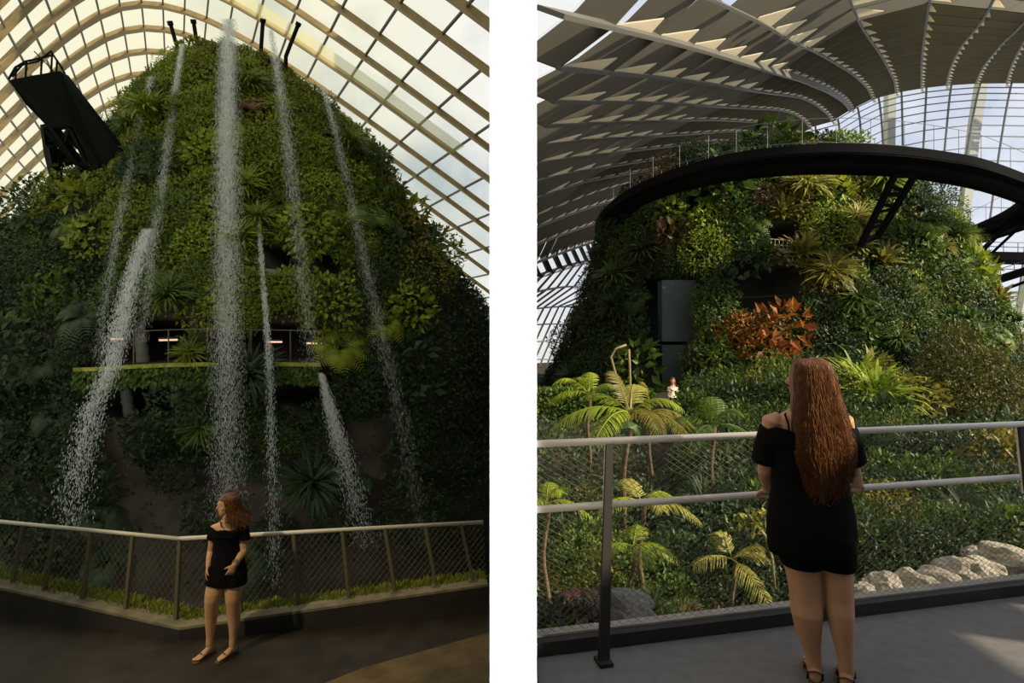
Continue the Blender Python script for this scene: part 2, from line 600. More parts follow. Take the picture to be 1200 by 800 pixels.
nt.links.new(bg.outputs[0], out.inputs[0])

sun_d = bpy.data.lights.new('sun', 'SUN')
sun_d.energy = 6.0
sun_d.color = (1.0, 0.84, 0.60)
sun_d.angle = math.radians(1.2)
sun = bpy.data.objects.new('sun', sun_d)
SUN = Vector((0.80, -0.30, 0.46)).normalized()
sun.rotation_euler = SUN.to_track_quat('Z', 'Y').to_euler()
COL.objects.link(sun)

# ------------------------------------------------------------------ white wall added between the two halls, tall to keep their light apart
D0 = 2.5
XL, XR = -26 / F * D0, 29 / F * D0
b = MB()
b.box((XL, D0, -9), (XR, D0 + .3, 26))
struct(b, 'wall_divider', M['white_paint'], 'white plastered end of the tall wall added between the two halls')
b = MB()
b.box((XL + .004, D0 + .3, -9), (XR - .004, 75, 26))
struct(b, 'wall_between', M['grey_paint'], 'tall grey wall added between the two halls, keeping their light apart')
ld = bpy.data.lights.new('divider_fill', 'AREA')  # area light added to bring the wall end up to white
ld.shape = 'RECTANGLE'
ld.size, ld.size_y = 0.17, 3.3
ld.spread = math.radians(3)
ld.energy = 9
lo = bpy.data.objects.new('divider_fill', ld)
lo.location = ((XL + XR) / 2, -0.8, CAMZ)
lo.rotation_euler = (math.pi / 2, 0, 0)
COL.objects.link(lo)
sp_d = bpy.data.lights.new('woman_fill', 'SPOT')  # spot without a visible source, added to brighten the woman before the waterfalls
sp_d.energy = 1150
sp_d.color = (1.0, 0.80, 0.52)
sp_d.spot_size = math.radians(30)
sp_d.spot_blend = .6
sp_d.shadow_soft_size = .15
spo = bpy.data.objects.new('woman_fill', sp_d)
spo.location = (-5.6, 1.2, 5.6)
spo.rotation_euler = (Vector((-5.6, 1.2, 5.6)) - Vector((-3.1, 6.35, -.6))).to_track_quat('Z', 'Y').to_euler()
COL.objects.link(spo)
# ================================================================== LEFT HALL
# ------------------------------------------------------------------ glass roof: arches, purlins, panes
RIBS = [(160, -268, 24), (161, -214, 27.4), (161, -159, 30.0), (162, -105, 33.5), (163, -68, 36.0), (165, -30, 39.0), (166, 5, 42.5),
        (170, 33, 46.0), (172, 60, 49.5), (174, 86, 53.5), (176, 110, 58.0), (178, 132, 63)]


def rib_y(i, x):
    ax, ay, _ = RIBS[i]
    dx = x - ax
    s = 1.24 if dx < 0 else 0.77
    return ay + s * (math.sqrt(dx * dx + 111 ** 2) - 111)


VPX, VPY = 205.0, 400.0


def rib_hit(i, th):
    """where the radial line at angle th meets rib i"""
    c, s = math.cos(th), math.sin(th)
    lo, hi = 1.0, 2500.0
    # outside the arch (above it) when y < rib_y
    for _ in range(50):
        m = (lo + hi) / 2
        x, y = VPX + m * c, VPY - m * s
        if y > rib_y(i, x):
            lo = m
        else:
            hi = m
    return VPX + lo * c, VPY - lo * s


# angles: even steps along the arch numbered 6
TH = []
x, sgn = 166.0, 1
right = [166.0]
while right[-1] < 720:
    step = interp(right[-1], [166, 250, 330, 420], [25, 26, 34, 37])
    right.append(right[-1] + step)
left = [166.0]
while left[-1] > -260:
    step = interp(left[-1], [-100, 60, 110, 166], [17, 19, 23, 25])
    left.append(left[-1] - step)
xs = left[:0:-1] + right
for x in xs:
    y = rib_y(6, x)
    if VPY - y < 12:
        continue
    TH.append(math.atan2(VPY - y, x - VPX))
NODE = [[P(*rib_hit(i, t), RIBS[i][2]) for t in TH] for i in range(len(RIBS))]
XLIM = -0.22
roof = empty('glass_roof', (-11, 40, -1.5), None, None)
tag(roof, 'arched glass roof with tan steel arches over the waterfall mountain', None, None, 'structure')


def clipx(pts):
    """keep the run of points on the left of the dividing wall"""
    outp = []
    for a in pts:
        if a.x > XLIM:
            if outp:
                q = outp[-1]
                t = (XLIM - q.x) / (a.x - q.x)
                outp.append(q.lerp(a, t))
            break
        outp.append(a)
    return outp


for i in range(len(RIBS)):
    mb = MB()
    seq = clipx(NODE[i][::-1][::-1]) if NODE[i][0].x < NODE[i][-1].x else clipx(NODE[i][::-1])
    wd = 0.30 if i > 1 else 0.36
    mb.sweep(seq, 0.5, wd, lambda k, s=seq: (Vector((-11.5, s[k].y, -3)) - s[k]))
    mb.build('arch', M['arch_steel'], roof)
pm = MB()
for k in range(len(TH)):
    pts = [NODE[i][k] for i in range(len(RIBS)) if NODE[i][k].x < XLIM]
    if len(pts) > 1:
        pm.sweep(pts, 0.11, 0.13, (0, 0, 1))
pm.build('purlin_bars', M['purlin_steel'], roof)
gm = MB()
sm_ = MB()
for i in range(len(RIBS) - 1):
    for k in range(len(TH) - 1):
        q = [NODE[i][k], NODE[i][k + 1], NODE[i + 1][k + 1], NODE[i + 1][k]]
        if max(p.x for p in q) > XLIM:
            continue
        gm.add([tuple(p + Vector((0, 0, .12))) for p in q], [(0, 1, 2, 3)])
        mid = sum((p.x / p.y * F + 600 for p in q)) / 4
        if i == 4 and mid > 260:
            a, d_ = q[3], q[0]
            b2, c2 = q[2], q[1]
            a1, b1 = a.lerp(d_, .12), b2.lerp(c2, .12)
            a2, b3 = a.lerp(d_, .62), b2.lerp(c2, .62)
            off = Vector((0, 0, -.22))
            sm_.add([tuple(p + off) for p in (a1, b1, b3, a2)], [(0, 1, 2, 3)])
gm.build('glazing', M['glass_left'], roof)
sm_.build('sun_shade', M['shade_cloth'], roof)

# ------------------------------------------------------------------ ground, plinth, pit
FL = -1.62
corner = P(210, 735, 6.68)
lend = P(-40, 679, 7.36)
rend = P(572, 684, 7.30)
b = MB()
b.prism([(-18, -10, FL), (XL - .01, -10, FL), (XL - .01, rend.y + .2, FL), (corner.x, corner.y + .3, FL), (lend.x - 8, lend.y + 1.6, FL), (-18, 8.9, FL)], (0, 0, -.3))
struct(b, 'floor', M['floor_dark'], 'dark stone viewing floor in front of the waterfall railing')
# the brown path lies across the lower right of the floor
b = MB()
b.prism([PZ(352, 812, FL + .004), PZ(600, 800, FL + .004) if False else Vector((XL - .012, 5.0, FL + .004)), Vector((XL - .012, PZ(574, 737, FL).y, FL + .004)), PZ(500, 762, FL + .004), PZ(425, 783, FL + .004)], (0, 0, .006))
struct(b, 'floor_path', M['floor_brown'], 'brown paved path across the dark viewing floor')
b = MB()
wall = []
for a_, c_ in ((lend, corner), (corner, rend)):
    d = (c_ - a_)
    nrm_ = Vector((-d.y, d.x, 0)).normalized()
    for t0 in (0,):
        p0, p1 = a_, c_
        b.prism([(p0.x, p0.y, FL - .2), (p1.x, p1.y, FL - .2), (p1.x, p1.y, p1.z - .03), (p0.x, p0.y, p0.z - .03)], nrm_ * .42)
struct(b, 'trim_plinth_base', M['plinth'], 'low dark plinth carrying the waterfall railing')
b = MB()
for a_, c_ in ((lend, corner), (corner, rend)):
    d = (c_ - a_)
    nrm_ = Vector((-d.y, d.x, 0)).normalized()
    b.prism([a_ - Vector((0, 0, .03)), c_ - Vector((0, 0, .03)), c_ + nrm_ * .2 - Vector((0, 0, .03)), a_ + nrm_ * .2 - Vector((0, 0, .03))], (0, 0, .03))
struct(b, 'trim_plinth', M['kerb_stone'], 'pale stone coping of the railing plinth')
mb = MB()
pos, dr = [], []
for a_, c_ in ((lend, corner), (corner, rend)):
    d = (c_ - a_)
    nrm_ = Vector((-d.y, d.x, 0)).normalized()
    for _ in range(1500):
        p = a_.lerp(c_, random.random()) + nrm_ * random.uniform(.17, .42)
        pos.append(p)
        dr.append((random.gauss(0, .5), random.gauss(0, .5), 1))
n = len(pos)
add_leaves(mb, np.array([tuple(p) for p in pos]) + np.array([0, 0, -.03]), np.array(dr), np.tile([0, -1.0, .3], (n, 1)), .05 + .05 * RNG.random(n), NEEDLE_V * np.array([1.8, 1, 1]), NEEDLE_F, RNG.random(n))
tag(mb.build('moss', L['moss']), 'yellow green moss growing along the railing plinth', 'moss', None, 'stuff')
b = MB()
b.box((-30, 6.0, -9.3), (XL - .01, 60, -9))
struct(b, 'ground_pit', M['rock_dark'], 'dark floor of the pit below the waterfall mountain')
b = MB()
b.box((-16, 9.5, -9), (XL - .02, 17, -8.6))
struct(b, 'water', M['pool'], 'dark plunge pool at the foot of the mountain')

# unseen slab and wall added above and behind the viewer to block sky light
b = MB()
b.box((-19, -12, 6.4), (XL - .01, 4.6, 6.9))
struct(b, 'ceiling_blocker_left', M['floor_dark'], 'unseen slab added above the viewing floor to block sky light')
b = MB()
b.box((-19, -12.4, FL - .3), (XL - .01, -12, 6.9))
struct(b, 'wall_blocker_left', M['floor_dark'], 'unseen dark wall added behind the viewing floor to block sky light')

# ------------------------------------------------------------------ railing
rail = empty('guard_railing', (corner.x, corner.y + .25, corner.z), 'angled guard railing with pale handrail in front of the waterfalls', 'railing')
rc = P(210, 631, 6.78)
rl = P(-40, 607.2, rc.z and (CAMZ - rc.z) * F / 207.2)
rr = P(566, 611.6, (CAMZ - rc.z) * F / 211.6)
mb = MB()
mb.tube([rl, rc], .024, 10)
mb.tube([rc, rr], .024, 10)
mb.build('handrail', M['rail_pale'], rail, True)
posts = [((28, 613.5), (14, 684)), ((65, 617), (51, 694)), ((107, 621), (97, 703)), ((156, 626), (147, 715)), ((211, 631), (206, 727)), ((281, 627), (282, 717)),
         ((344, 623.5), (350, 708)), ((401, 620.5), (409, 698)), ((451, 618), (463, 691)), ((498, 615.5), (511, 684)), ((540, 613), (554, 678))]
feet, heads = [], []
for (a_, c_) in posts:
    Yt = (CAMZ - rc.z) * F / (a_[1] - 400)
    top = P(a_[0], a_[1], Yt)
    # foot stands on the plinth
    bot = P(c_[0], c_[1], Yt + .07)
    feet.append(bot)
    heads.append(top)
    mb = MB()
    mb.sweep([bot - Vector((0, 0, .02)), top], .035, .05, (0, 1, 0))
    o = mb.build('post', M['post_olive'], rail)
    mb = MB()
    mb.box((bot.x - .05, bot.y - .05, bot.z - .03), (bot.x + .05, bot.y + .05, bot.z - .012))
    mb.build('foot_plate', M['post_olive'], o)
mb = MB()
l0 = P(-40, 676, 7.45)
segs = [(l0, rl, feet[4], heads[4]), (feet[4], heads[4], P(570, 676, 7.38), rr)]
for f0, h0, f1, h1 in segs:
    ln = (f1 - f0).length
    nn = int(ln / .075)
    for k in range(-8, nn + 8):
        for sg in (1, -1):
            u0, u1 = k / nn, k / nn + sg * .62 / ln
            lo_, hi_ = 0.0, 1.0
            if max(u0, u1) < 0 or min(u0, u1) > 1:
                continue
            # clip to the panel
            if u0 != u1:
                for lim in (0.0, 1.0):
                    tt = (lim - u0) / (u1 - u0)
                    if 0 < tt < 1:
                        if (u0 < 0 and lim == 0) or (u0 > 1 and lim == 1):
                            lo_ = max(lo_, tt)
                        else:
                            hi_ = min(hi_, tt)
            ua, ub = u0 + (u1 - u0) * lo_, u0 + (u1 - u0) * hi_
            if min(ua, ub) < -1e-6 or max(ua, ub) > 1 + 1e-6:
                continue
            pa = f0.lerp(f1, ua).lerp(h0.lerp(h1, ua), lo_ * .97)
            pb = f0.lerp(f1, ub).lerp(h0.lerp(h1, ub), hi_ * .97)
            mb.tube([pa, pb], .0022, 3)
mb.build('wire_net', M['wire_dim'], rail)

# ------------------------------------------------------------------ the planted mountain
Y0 = 27.0
LPROF = [(78, 246, 300), (90, 220, 328), (108, 202, 354), (125, 184, 378), (150, 166, 404), (175, 152, 428), (200, 136, 446), (230, 118, 460), (265, 86, 484), (300, 52, 512),
         (340, 14, 550), (400, -24, 580), (460, -60, 596), (620, -90, 606), (720, -90, 606)]
LY = [a[0] for a in LPROF]


def lprof(z):
    py = 400 + (CAMZ - z) * F / Y0
    xl = interp(py, LY, [a[1] for a in LPROF])
    xr = interp(py, LY, [a[2] for a in LPROF])
    return (xl + xr) / 2, (xr - xl) / 2, py


def lsurf(z, ph, off=0.0):
    """point of the left mountain at height z and angle ph (0 faces the viewer)"""
    c, hw, py = lprof(z)
    cx = (c - 600) / F * Y0
    r = hw / F * Y0
    ry = min(r, 12.0) * .62 + .8
    q = Vector((math.sin(ph) * 2.0, -math.cos(ph) * 2.0, z * .32))
    lump = .55 * noise.noise(q * 1.1 + Vector((3, 1, 2))) + .28 * noise.noise(q * 2.7)
    k = 1 + lump * .30 * min(1, 4.5 / max(r, .1))
    p = Vector((cx + math.sin(ph) * r * (1 + .4 * (k - 1)), Y0 - math.cos(ph) * ry * k, z))
    return p


CAVES = [(128, 214, 372, 424, 2.3), (300, 372, 378, 424, 2.0), (118, 207, 442, 492, 2.0), (312, 388, 440, 474, 1.8), (308, 352, 288, 322, 1.6), (368, 398, 292, 326, 1.2), (255, 300, 385, 424, 1.5)]


def in_cave(px, py, grow=0):
    for x0, x1, y0, y1, d in CAVES:
        if x0 - grow < px < x1 + grow and y0 - grow < py < y1 + grow:
            return d
    return 0


NZ, NP = 170, 190
zs = np.linspace(-9, 14.15, NZ)
phs = np.linspace(-2.3, 2.3, NP)
mb = MB()
vv = []
for z in zs:
    for ph in phs:
        p = lsurf(z, ph)
        x, y = proj(p)
        d = in_cave(x, y)
        if abs(ph) < 1.2 and d:
            p = p + Vector((0, d, 0))
        if p.x > XL - .06:
            p.x = XL - .06
        vv.append(tuple(p))
ff = [(i * NP + j, i * NP + j + 1, (i + 1) * NP + j + 1, (i + 1) * NP + j) for i in range(NZ - 1) for j in range(NP - 1)]
ff.append(tuple((NZ - 1) * NP + j for j in range(NP)))
mb.add(vv, ff)
struct(mb, 'mountain', M['rock_brown'], 'steep brown rock core of the planted waterfall mountain', None, True)


def lnormal(z, ph):
    e = .12
    a = lsurf(z + e, ph) - lsurf(z - e, ph)
    c = lsurf(z, ph + .03) - lsurf(z, ph - .03)
    n = c.cross(a)
    n.normalize()
    return n


def l_allowed(x, y, grow=0):
    if in_cave(x, y, grow):
        return 0.0
    if 100 < x < 385 and 424 < y < 441:
        return 0.0
    # bare rock of the lower middle
    if y > 660:
        return .05
    if 130 < x < 470 and y > interp(x, [130, 200, 300, 380, 470], [500, 530, 545, 505, 480]):
        return .07
    if y > 560:
        return .35
    return 1.0


# overall leaf cover (nobody could count these leaves): three tones
cover = {'dark': MB(), 'mid': MB(), 'moss': MB()}
acc = {k: ([], [], [], []) for k in cover}
made = 0
while made < 110000:
    z = random.uniform(-7, 14.2)
    ph = random.uniform(-1.75, 1.75)
    p = lsurf(z, ph)
    x, y = proj(p)
    if x > 582 or x < -30 or p.x > XL - .3:
        made += .2
        continue
    if random.random() > l_allowed(x, y):
        made += .3
        continue
    made += 1
    n = lnormal(z, ph)
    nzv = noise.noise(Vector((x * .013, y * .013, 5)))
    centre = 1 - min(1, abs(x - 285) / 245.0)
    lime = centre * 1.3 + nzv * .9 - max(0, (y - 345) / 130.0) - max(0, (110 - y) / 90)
    key = 'moss' if lime > .52 else ('mid' if lime > .05 else 'dark')  # lighter greens mid-slope: part plant colour, part light put into the tint
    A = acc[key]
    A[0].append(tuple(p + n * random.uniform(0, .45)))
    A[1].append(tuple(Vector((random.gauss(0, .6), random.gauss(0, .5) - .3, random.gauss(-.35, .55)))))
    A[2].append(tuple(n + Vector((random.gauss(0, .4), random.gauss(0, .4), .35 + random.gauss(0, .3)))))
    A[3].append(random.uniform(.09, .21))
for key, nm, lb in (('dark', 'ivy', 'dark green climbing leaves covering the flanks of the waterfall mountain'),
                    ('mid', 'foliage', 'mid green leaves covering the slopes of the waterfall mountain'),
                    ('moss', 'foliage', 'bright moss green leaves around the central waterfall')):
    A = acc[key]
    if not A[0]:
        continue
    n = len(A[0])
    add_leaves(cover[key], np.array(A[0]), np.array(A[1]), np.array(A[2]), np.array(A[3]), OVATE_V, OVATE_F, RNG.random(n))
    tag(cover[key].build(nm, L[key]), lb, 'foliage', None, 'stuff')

# individual plants that stand out of the cover
zones = [(0, 130, 'on the flank below the aerial walkway'), (130, 245, 'around the foamy cascade'),
         (245, 330, 'beside the central waterfall'), (330, 430, 'beyond the thin bright water thread'), (430, 600, 'on the flank nearest the white wall')]
kn = {'bushy_plant': 'bushy plant', 'leafy_shrub': 'leafy shrub', 'round_shrub': 'round shrub', 'fern': 'fern', 'grass_plant': 'grassy plant', 'creeper': 'creeper', 'broadleaf_plant': 'broad-leaved plant', 'spiky_plant': 'spiky plant'}
cn = {'dark': 'dark green', 'mid': 'mid green', 'lime': 'lime green', 'moss': 'moss green', 'olive': 'olive', 'rust': 'russet', 'yellow': 'yellow green', 'orange': 'orange', 'purple': 'dark purple', 'bluegreen': 'blue green'}


def height_word(y):
    return 'near the summit' if y < 130 else 'high up' if y < 240 else 'halfway up' if y < 380 else 'low down'


placed = []
tries = 0
while len(placed) < 250 and tries < 9000:
    tries += 1
    z = random.uniform(-5.5, 14.0)
    ph = random.uniform(-1.5, 1.5)
    p = lsurf(z, ph)
    x, y = proj(p)
    if x > 572 or x < -15 or p.x > XL - 3.2:
        continue
    if random.random() > l_allowed(x, y, 9):
        continue
    s = random.uniform(.55, 1.15) * (1.15 if x < 120 or x > 420 else 1.0)
    if y < 120:
        s *= .72
    if any((p - q).length < .62 * (s + r) for q, r in placed):
        continue
    placed.append((p, s))
    n = lnormal(z, ph)
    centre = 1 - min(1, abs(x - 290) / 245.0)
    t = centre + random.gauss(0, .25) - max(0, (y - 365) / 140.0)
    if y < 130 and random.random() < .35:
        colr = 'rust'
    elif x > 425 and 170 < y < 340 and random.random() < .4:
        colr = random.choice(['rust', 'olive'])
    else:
        colr = 'lime' if t > .72 else 'moss' if t > .45 else 'mid' if t > .1 else 'dark'  # plants in the middle also get lighter greens, partly standing for light
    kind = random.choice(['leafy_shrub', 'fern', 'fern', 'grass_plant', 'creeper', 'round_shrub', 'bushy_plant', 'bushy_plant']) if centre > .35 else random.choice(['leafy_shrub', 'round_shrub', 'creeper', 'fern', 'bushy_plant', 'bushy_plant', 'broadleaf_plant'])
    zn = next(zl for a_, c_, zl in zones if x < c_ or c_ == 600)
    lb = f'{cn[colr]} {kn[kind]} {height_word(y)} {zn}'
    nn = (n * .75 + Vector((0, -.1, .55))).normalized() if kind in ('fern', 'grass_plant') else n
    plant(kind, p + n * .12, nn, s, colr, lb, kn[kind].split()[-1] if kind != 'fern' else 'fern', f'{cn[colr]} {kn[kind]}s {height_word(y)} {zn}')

# ------------------------------------------------------------------ cave galleries with a mossy balcony


def lfront(px, py, inset=0.0):
    """point of the left mountain's front seen at a pixel"""
    best = None
    for k in range(200):
        Y = 15 + k * .08
        p = P(px, py, Y)
        c, hw, _ = lprof(p.z)
        cx, r = (c - 600) / F * Y0, hw / F * Y0
        u = max(-1, min(1, (p.x - cx) / max(r, .1)))
        q = lsurf(p.z, math.asin(u))
        if Y >= q.y:
            best = p
            break
    return (best or P(px, py, Y0)) + Vector((0, inset, 0))


gal = empty('cave_balcony', lfront(240, 436), 'long mossy balcony with thin railing across the mountain caves', 'balcony')
edge_px = [(104, 433), (130, 432.5), (165, 430), (205, 428), (250, 427), (300, 427), (345, 427), (382, 427.5)]
edge = [lfront(x, y, -.55) for x, y in edge_px]
inner = [e + Vector((0, 2.6, 0)) for e in edge]
mb = MB()
nE = len(edge)
vv = [tuple(p) for p in edge] + [tuple(p) for p in inner] + [tuple(p - Vector((0, 0, .42))) for p in edge] + [tuple(p - Vector((0, 0, .42))) for p in inner]
ff = []
for i in range(nE - 1):
    ff += [(i, i + 1, nE + i + 1, nE + i), (2 * nE + i, 3 * nE + i, 3 * nE + i + 1, 2 * nE + i + 1), (i, 2 * nE + i, 2 * nE + i + 1, i + 1)]
mb.add(vv, ff)
mb.build('slab', M['cave'], gal)
mb = MB()
mb.sweep([e + Vector((0, -.03, .03)) for e in edge], .22, .12, (0, 0, 1))
mb.build('moss_edge', M['moss'], gal)
mb = MB()
mb.tube([e + Vector((0, .2, 1.12)) for e in edge[1:]], .018, 6)
mb.build('handrail', M['wire'], gal)
for i in range(1, nE):
    mb = MB()
    mb.tube([edge[i] + Vector((0, .2, 0)), edge[i] + Vector((0, .2, 1.12))], .022, 6)
    mb.build('post', M['wire_dim'], gal)
# hanging moss fringe below the edge
mb = MB()
pos = []
for _ in range(2600):
    t = random.random() * (nE - 1)
    i = min(nE - 2, int(t))
    pos.append(tuple(edge[i].lerp(edge[i + 1], t - i) + Vector((0, random.uniform(-.14, .1), random.uniform(-.55, .02)))))
n = len(pos)
add_leaves(mb, np.array(pos), np.tile([0, -.35, -1.0], (n, 1)) + RNG.normal(size=(n, 3)) * .5, np.tile([0, -1.0, .4], (n, 1)), .09 + .12 * RNG.random(n), OVATE_V, OVATE_F, RNG.random(n))
tag(mb.build('moss', L['mid']), 'green moss fringe hanging from the cave balcony edge', 'moss', None, 'stuff')
for (x0, y0), (x1, y1), wh in (((127, 397), (141, 397), 'left of the foamy stream above the balcony'), ((184, 398.5), (207, 398), 'above the balcony right of the foamy stream'), ((311, 400.5), (331, 400.5), 'beside the thin straight stream'),
                               ((358, 402), (381, 402.5), 'at the right end of the balcony'), ((108, 420), (116, 427), 'tilted at the left end of the balcony')):
    a_, c_ = lfront(x0, y0, .12), lfront(x1, y1, .12)
    c_.y = a_.y
    t_ = empty('strip_lamp', a_, f'short glowing strip lamp {wh}', 'lamp', 'strip lamps in the cave galleries')
    mb = MB()
    mb.sweep([a_, c_], .05, .06, (0, 0, 1))
    mb.build('lamp_tube', M['led'], t_)
    mb = MB()
    up_ = Vector((0, 0, .07))
    mb.sweep([a_ + up_, c_ + up_], .09, .05, (0, 0, 1))
    mb.build('housing', M['post_dark'], t_)
for (x0, y0, y1, wpx, wh) in ((196, 436, 474, 12, 'the balcony beside the leafy ledge'), (212, 436, 470, 9, 'the balcony next to its thicker twin'), (134, 458, 494, 12, 'the lower left cave behind the foamy stream'), (150, 374, 428, 13, 'the balcony in the upper left cave')):
    a_, c_ = lfront(x0, y0, .55), lfront(x0, y1, .55)
    c_.y = a_.y
    r_ = wpx / F * a_.y / 2
    mb = MB()
    k_ = 12
    pts = [a_.lerp(c_, i / k_) + Vector((.06 * noise.noise(Vector((x0, i * .9, 0))), 0, 0)) for i in range(k_ + 1)]
    mb.tube(pts, [r_ * (1 + .18 * noise.noise(Vector((x0, i * .7, 3))) + .12 * i / k_) for i in range(k_ + 1)], 12)
    o = mb.build('rock_pillar', M['concrete'], None, True)
    tag(o, f'grey rough rock pillar under {wh}' if y0 > 400 else f'grey rough rock pillar standing on {wh}', 'pillar', None, 'thing')
# upper ledge
a_, c_ = lfront(311, 322, -.15), lfront(356, 325, -.15)
mb = MB()
mb.prism([a_, c_, c_ + Vector((0, 1.5, 0)), a_ + Vector((0, 1.5, 0))], (0, 0, .2))
tag(mb.build('ledge', M['concrete']), 'grey concrete ledge across the upper cave', 'ledge', None, 'thing')

# ------------------------------------------------------------------ water spouts and waterfalls
for (x0, y0, x1, y1, wh) in ((200, 29, 209, 60, 'leftmost on the summit'), (227, 27, 232, 58, 'beside the central waterfall on its left'), (308, 26, 306, 56, 'right of the central waterfall'), (349, 30, 335, 66, 'tilted far right on the summit')):
    a_, c_ = P(x0, y0, 25.6), P(x1, y1, 26.0)
    t_ = empty('water_spout', c_, f'dark upright water spout pipe {wh}', 'pipe', 'water spouts on the summit')
    mb = MB()
    mb.tube([c_ - Vector((0, 0, .8)), c_, a_], .085, 10)
    mb.build('pipe', M['walk_dark'], t_, True)
    mb = MB()
    dd = (a_ - c_).normalized()
    mb.tube([a_ - dd * .02, a_ + dd * .14], .12, 10)
    mb.build('nozzle', M['walk_dark'], t_, True)


def stream(name, path, widths, Ys, n, ln, thick, label, mat, core=0):
    """falling water made of drops and threads along a path given in frame pixels and depths"""
    mb = MB()
    ys = [p[1] for p in path]
    for _ in range(n):
        t = random.random()
        t = t ** 1.0
        y = ys[0] + (ys[-1] - ys[0]) * t
        x = interp(y, ys, [p[0] for p in path])
        hw = interp(y, ys, widths)
        Y = interp(y, ys, Ys)
        g = random.gauss(0, .42)
        if abs(g) > 1.1:
            continue
        fade = interp(t, [0, .3, .55, 1], [1, .8, .46, .13])
        if random.random() > fade:
            continue
        p = P(x + g * hw, y, Y + random.gauss(0, .12))
        l_ = ln * random.uniform(.5, 1.5)
        x2 = interp(y + 8, ys, [q[0] for q in path])
        tan = P(x2 + g * hw, y + 8, interp(y + 8, ys, Ys)) - p
        tan = tan.normalized() if tan.length > 1e-4 else Vector((0, 0, -1))
        r = thick * random.uniform(.5, 1.4)
        a = tan.orthogonal().normalized() * r
        b_ = tan.cross(a)
        q0, q1 = p, p + tan * l_
        m_ = p + tan * (l_ * .55)
        mb.add([tuple(q0), tuple(m_ + a), tuple(m_ - a * .5 + b_ * .87), tuple(m_ - a * .5 - b_ * .87), tuple(q1)],
               [(0, 1, 2), (0, 2, 3), (0, 3, 1), (4, 2, 1), (4, 3, 2), (4, 1, 3)])
    return tag(mb.build(name, M[mat]), label, 'waterfall', 'waterfalls pouring down the planted mountain')


def yl(x, y, d=1.1):
    p = lfront(x, y)
    return p.y - d


def ystream(path, d0, d1):
    n = len(path)
    out_ = []
    prev = 23.0 if path[0][1] < 130 else 99
    for i, (x, y) in enumerate(path):
        Y = yl(x, y, d0 + (d1 - d0) * i / (n - 1))
        Y = min(Y, prev)
        prev = Y
        out_.append(Y)
    return out_


p1 = [(268, 21), (267, 60), (266, 150), (266, 260), (266, 380), (266, 480), (266, 610)]
stream('waterfall', p1, [10, 13, 17, 20, 22, 25, 30], ystream(p1, .9, 1.4), 60000, .085, .0066, 'broad white central waterfall dropping straight from the summit', 'water')
p2 = [(178, 88), (160, 160), (143, 240), (127, 330), (113, 420)]
stream('waterfall', p2, [6, 8, 9, 9, 9], ystream(p2, .8, 1.6), 9000, .11, .006, 'faint leftmost misty stream slanting down to the foamy cascade', 'water_thin')
p3 = [(214, 50), (203, 120), (190, 215), (178, 300), (166, 400)]
stream('waterfall', p3, [4, 7, 9, 9, 10], ystream(p3, .8, 1.6), 12000, .11, .0064, 'slim misty stream just left of the central waterfall', 'water_thin')
p4 = [(317, 34), (326, 90), (336, 160), (345, 240), (354, 320), (366, 430)]
stream('waterfall', p4, [4, 8, 11, 12, 13, 14], ystream(p4, .8, 1.7), 15000, .11, .0066, 'misty stream falling right of the central waterfall', 'water_thin')
p5 = [(378, 100), (392, 150), (406, 210), (424, 290), (446, 390), (470, 490), (497, 640)]
stream('waterfall', p5, [4, 6, 8, 10, 13, 14, 15], ystream(p5, .8, 1.8), 11000, .11, .006, 'thin misty stream slanting down the right side of the mountain', 'water_thin')
p6 = [(174, 267), (166, 290), (153, 330), (142, 380), (130, 430), (108, 480), (94, 540), (82, 615)]
stream('waterfall', p6, [10, 13, 15, 17, 17, 20, 26, 32], ystream(p6, .7, 3.0), 15000, .09, .0115, 'foamy frothing cascade pouring over the balcony on the left', 'water')
p7 = [(303, 258), (306, 300), (310, 350), (314, 400), (317, 470), (319, 560), (322, 690)]
stream('waterfall', p7, [3.2, 4, 4.5, 5.5, 8, 10, 12], ystream(p7, .7, 1.4), 6000, .10, .0105, 'narrow bright thread of water starting halfway up the mountain', 'water')
p8 = [(376, 436), (386, 475), (398, 520), (412, 570), (430, 640)]
stream('waterfall', p8, [4, 9, 15, 18, 22], ystream(p8, .8, 1.8), 6500, .10, .0095, 'spreading cascade falling from the right end of the balcony', 'water')

# ------------------------------------------------------------------ the end of the aerial walkway
aw = empty('aerial_walkway', P(118, 195, 19.5), 'dark tapering aerial walkway jutting out above the left flank', 'walkway')
YA = 19.2
mb = MB()
poly = [(10, 94), (40, 88), (70, 83), (100, 122), (128, 158), (156, 196), (128, 208), (108, 200), (96, 172), (84, 147), (56, 149), (30, 122)]
mb.prism([P(x, y, YA + max(0, y - 100) / 108 * 3.4) for x, y in poly], (-.05, .45, .05))
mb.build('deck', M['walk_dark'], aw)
mb = MB()
for q in ([(54, 147), (58, 180), (66, 214)], [(84, 147), (97, 174), (112, 206)], [(56, 166), (76, 160), (98, 176)], [(60, 196), (84, 188), (108, 196)], [(54, 149), (74, 172), (100, 200)], [(86, 148), (74, 178), (64, 206)], [(62, 148), (92, 190)]):
    mb.sweep([P(x, y, YA + .3 + max(0, y - 100) / 108 * 3.4) for x, y in q], .17, .3, (0, 1, 0))
mb.sweep([P(60, 170, YA + 2.3), P(68, 212, YA + 3.7)], .2, .3, (0, 1, 0))
mb.build('truss', M['walk_dark'], aw)
mb = MB()
mb.tube([P(x, y, YA + .3) for x, y in ((10, 93), (18, 79), (30, 72), (48, 68), (62, 64), (73, 80))], .035, 6)
mb.build('guard_rail', M['walk_dark'], aw)
mb = MB()
mb.tube([P(x, y, YA + 1.9) for x, y in ((14, 90), (26, 76), (44, 72), (60, 60), (76, 86))], .035, 6)
mb.build('guard_rail', M['walk_dark'], aw)
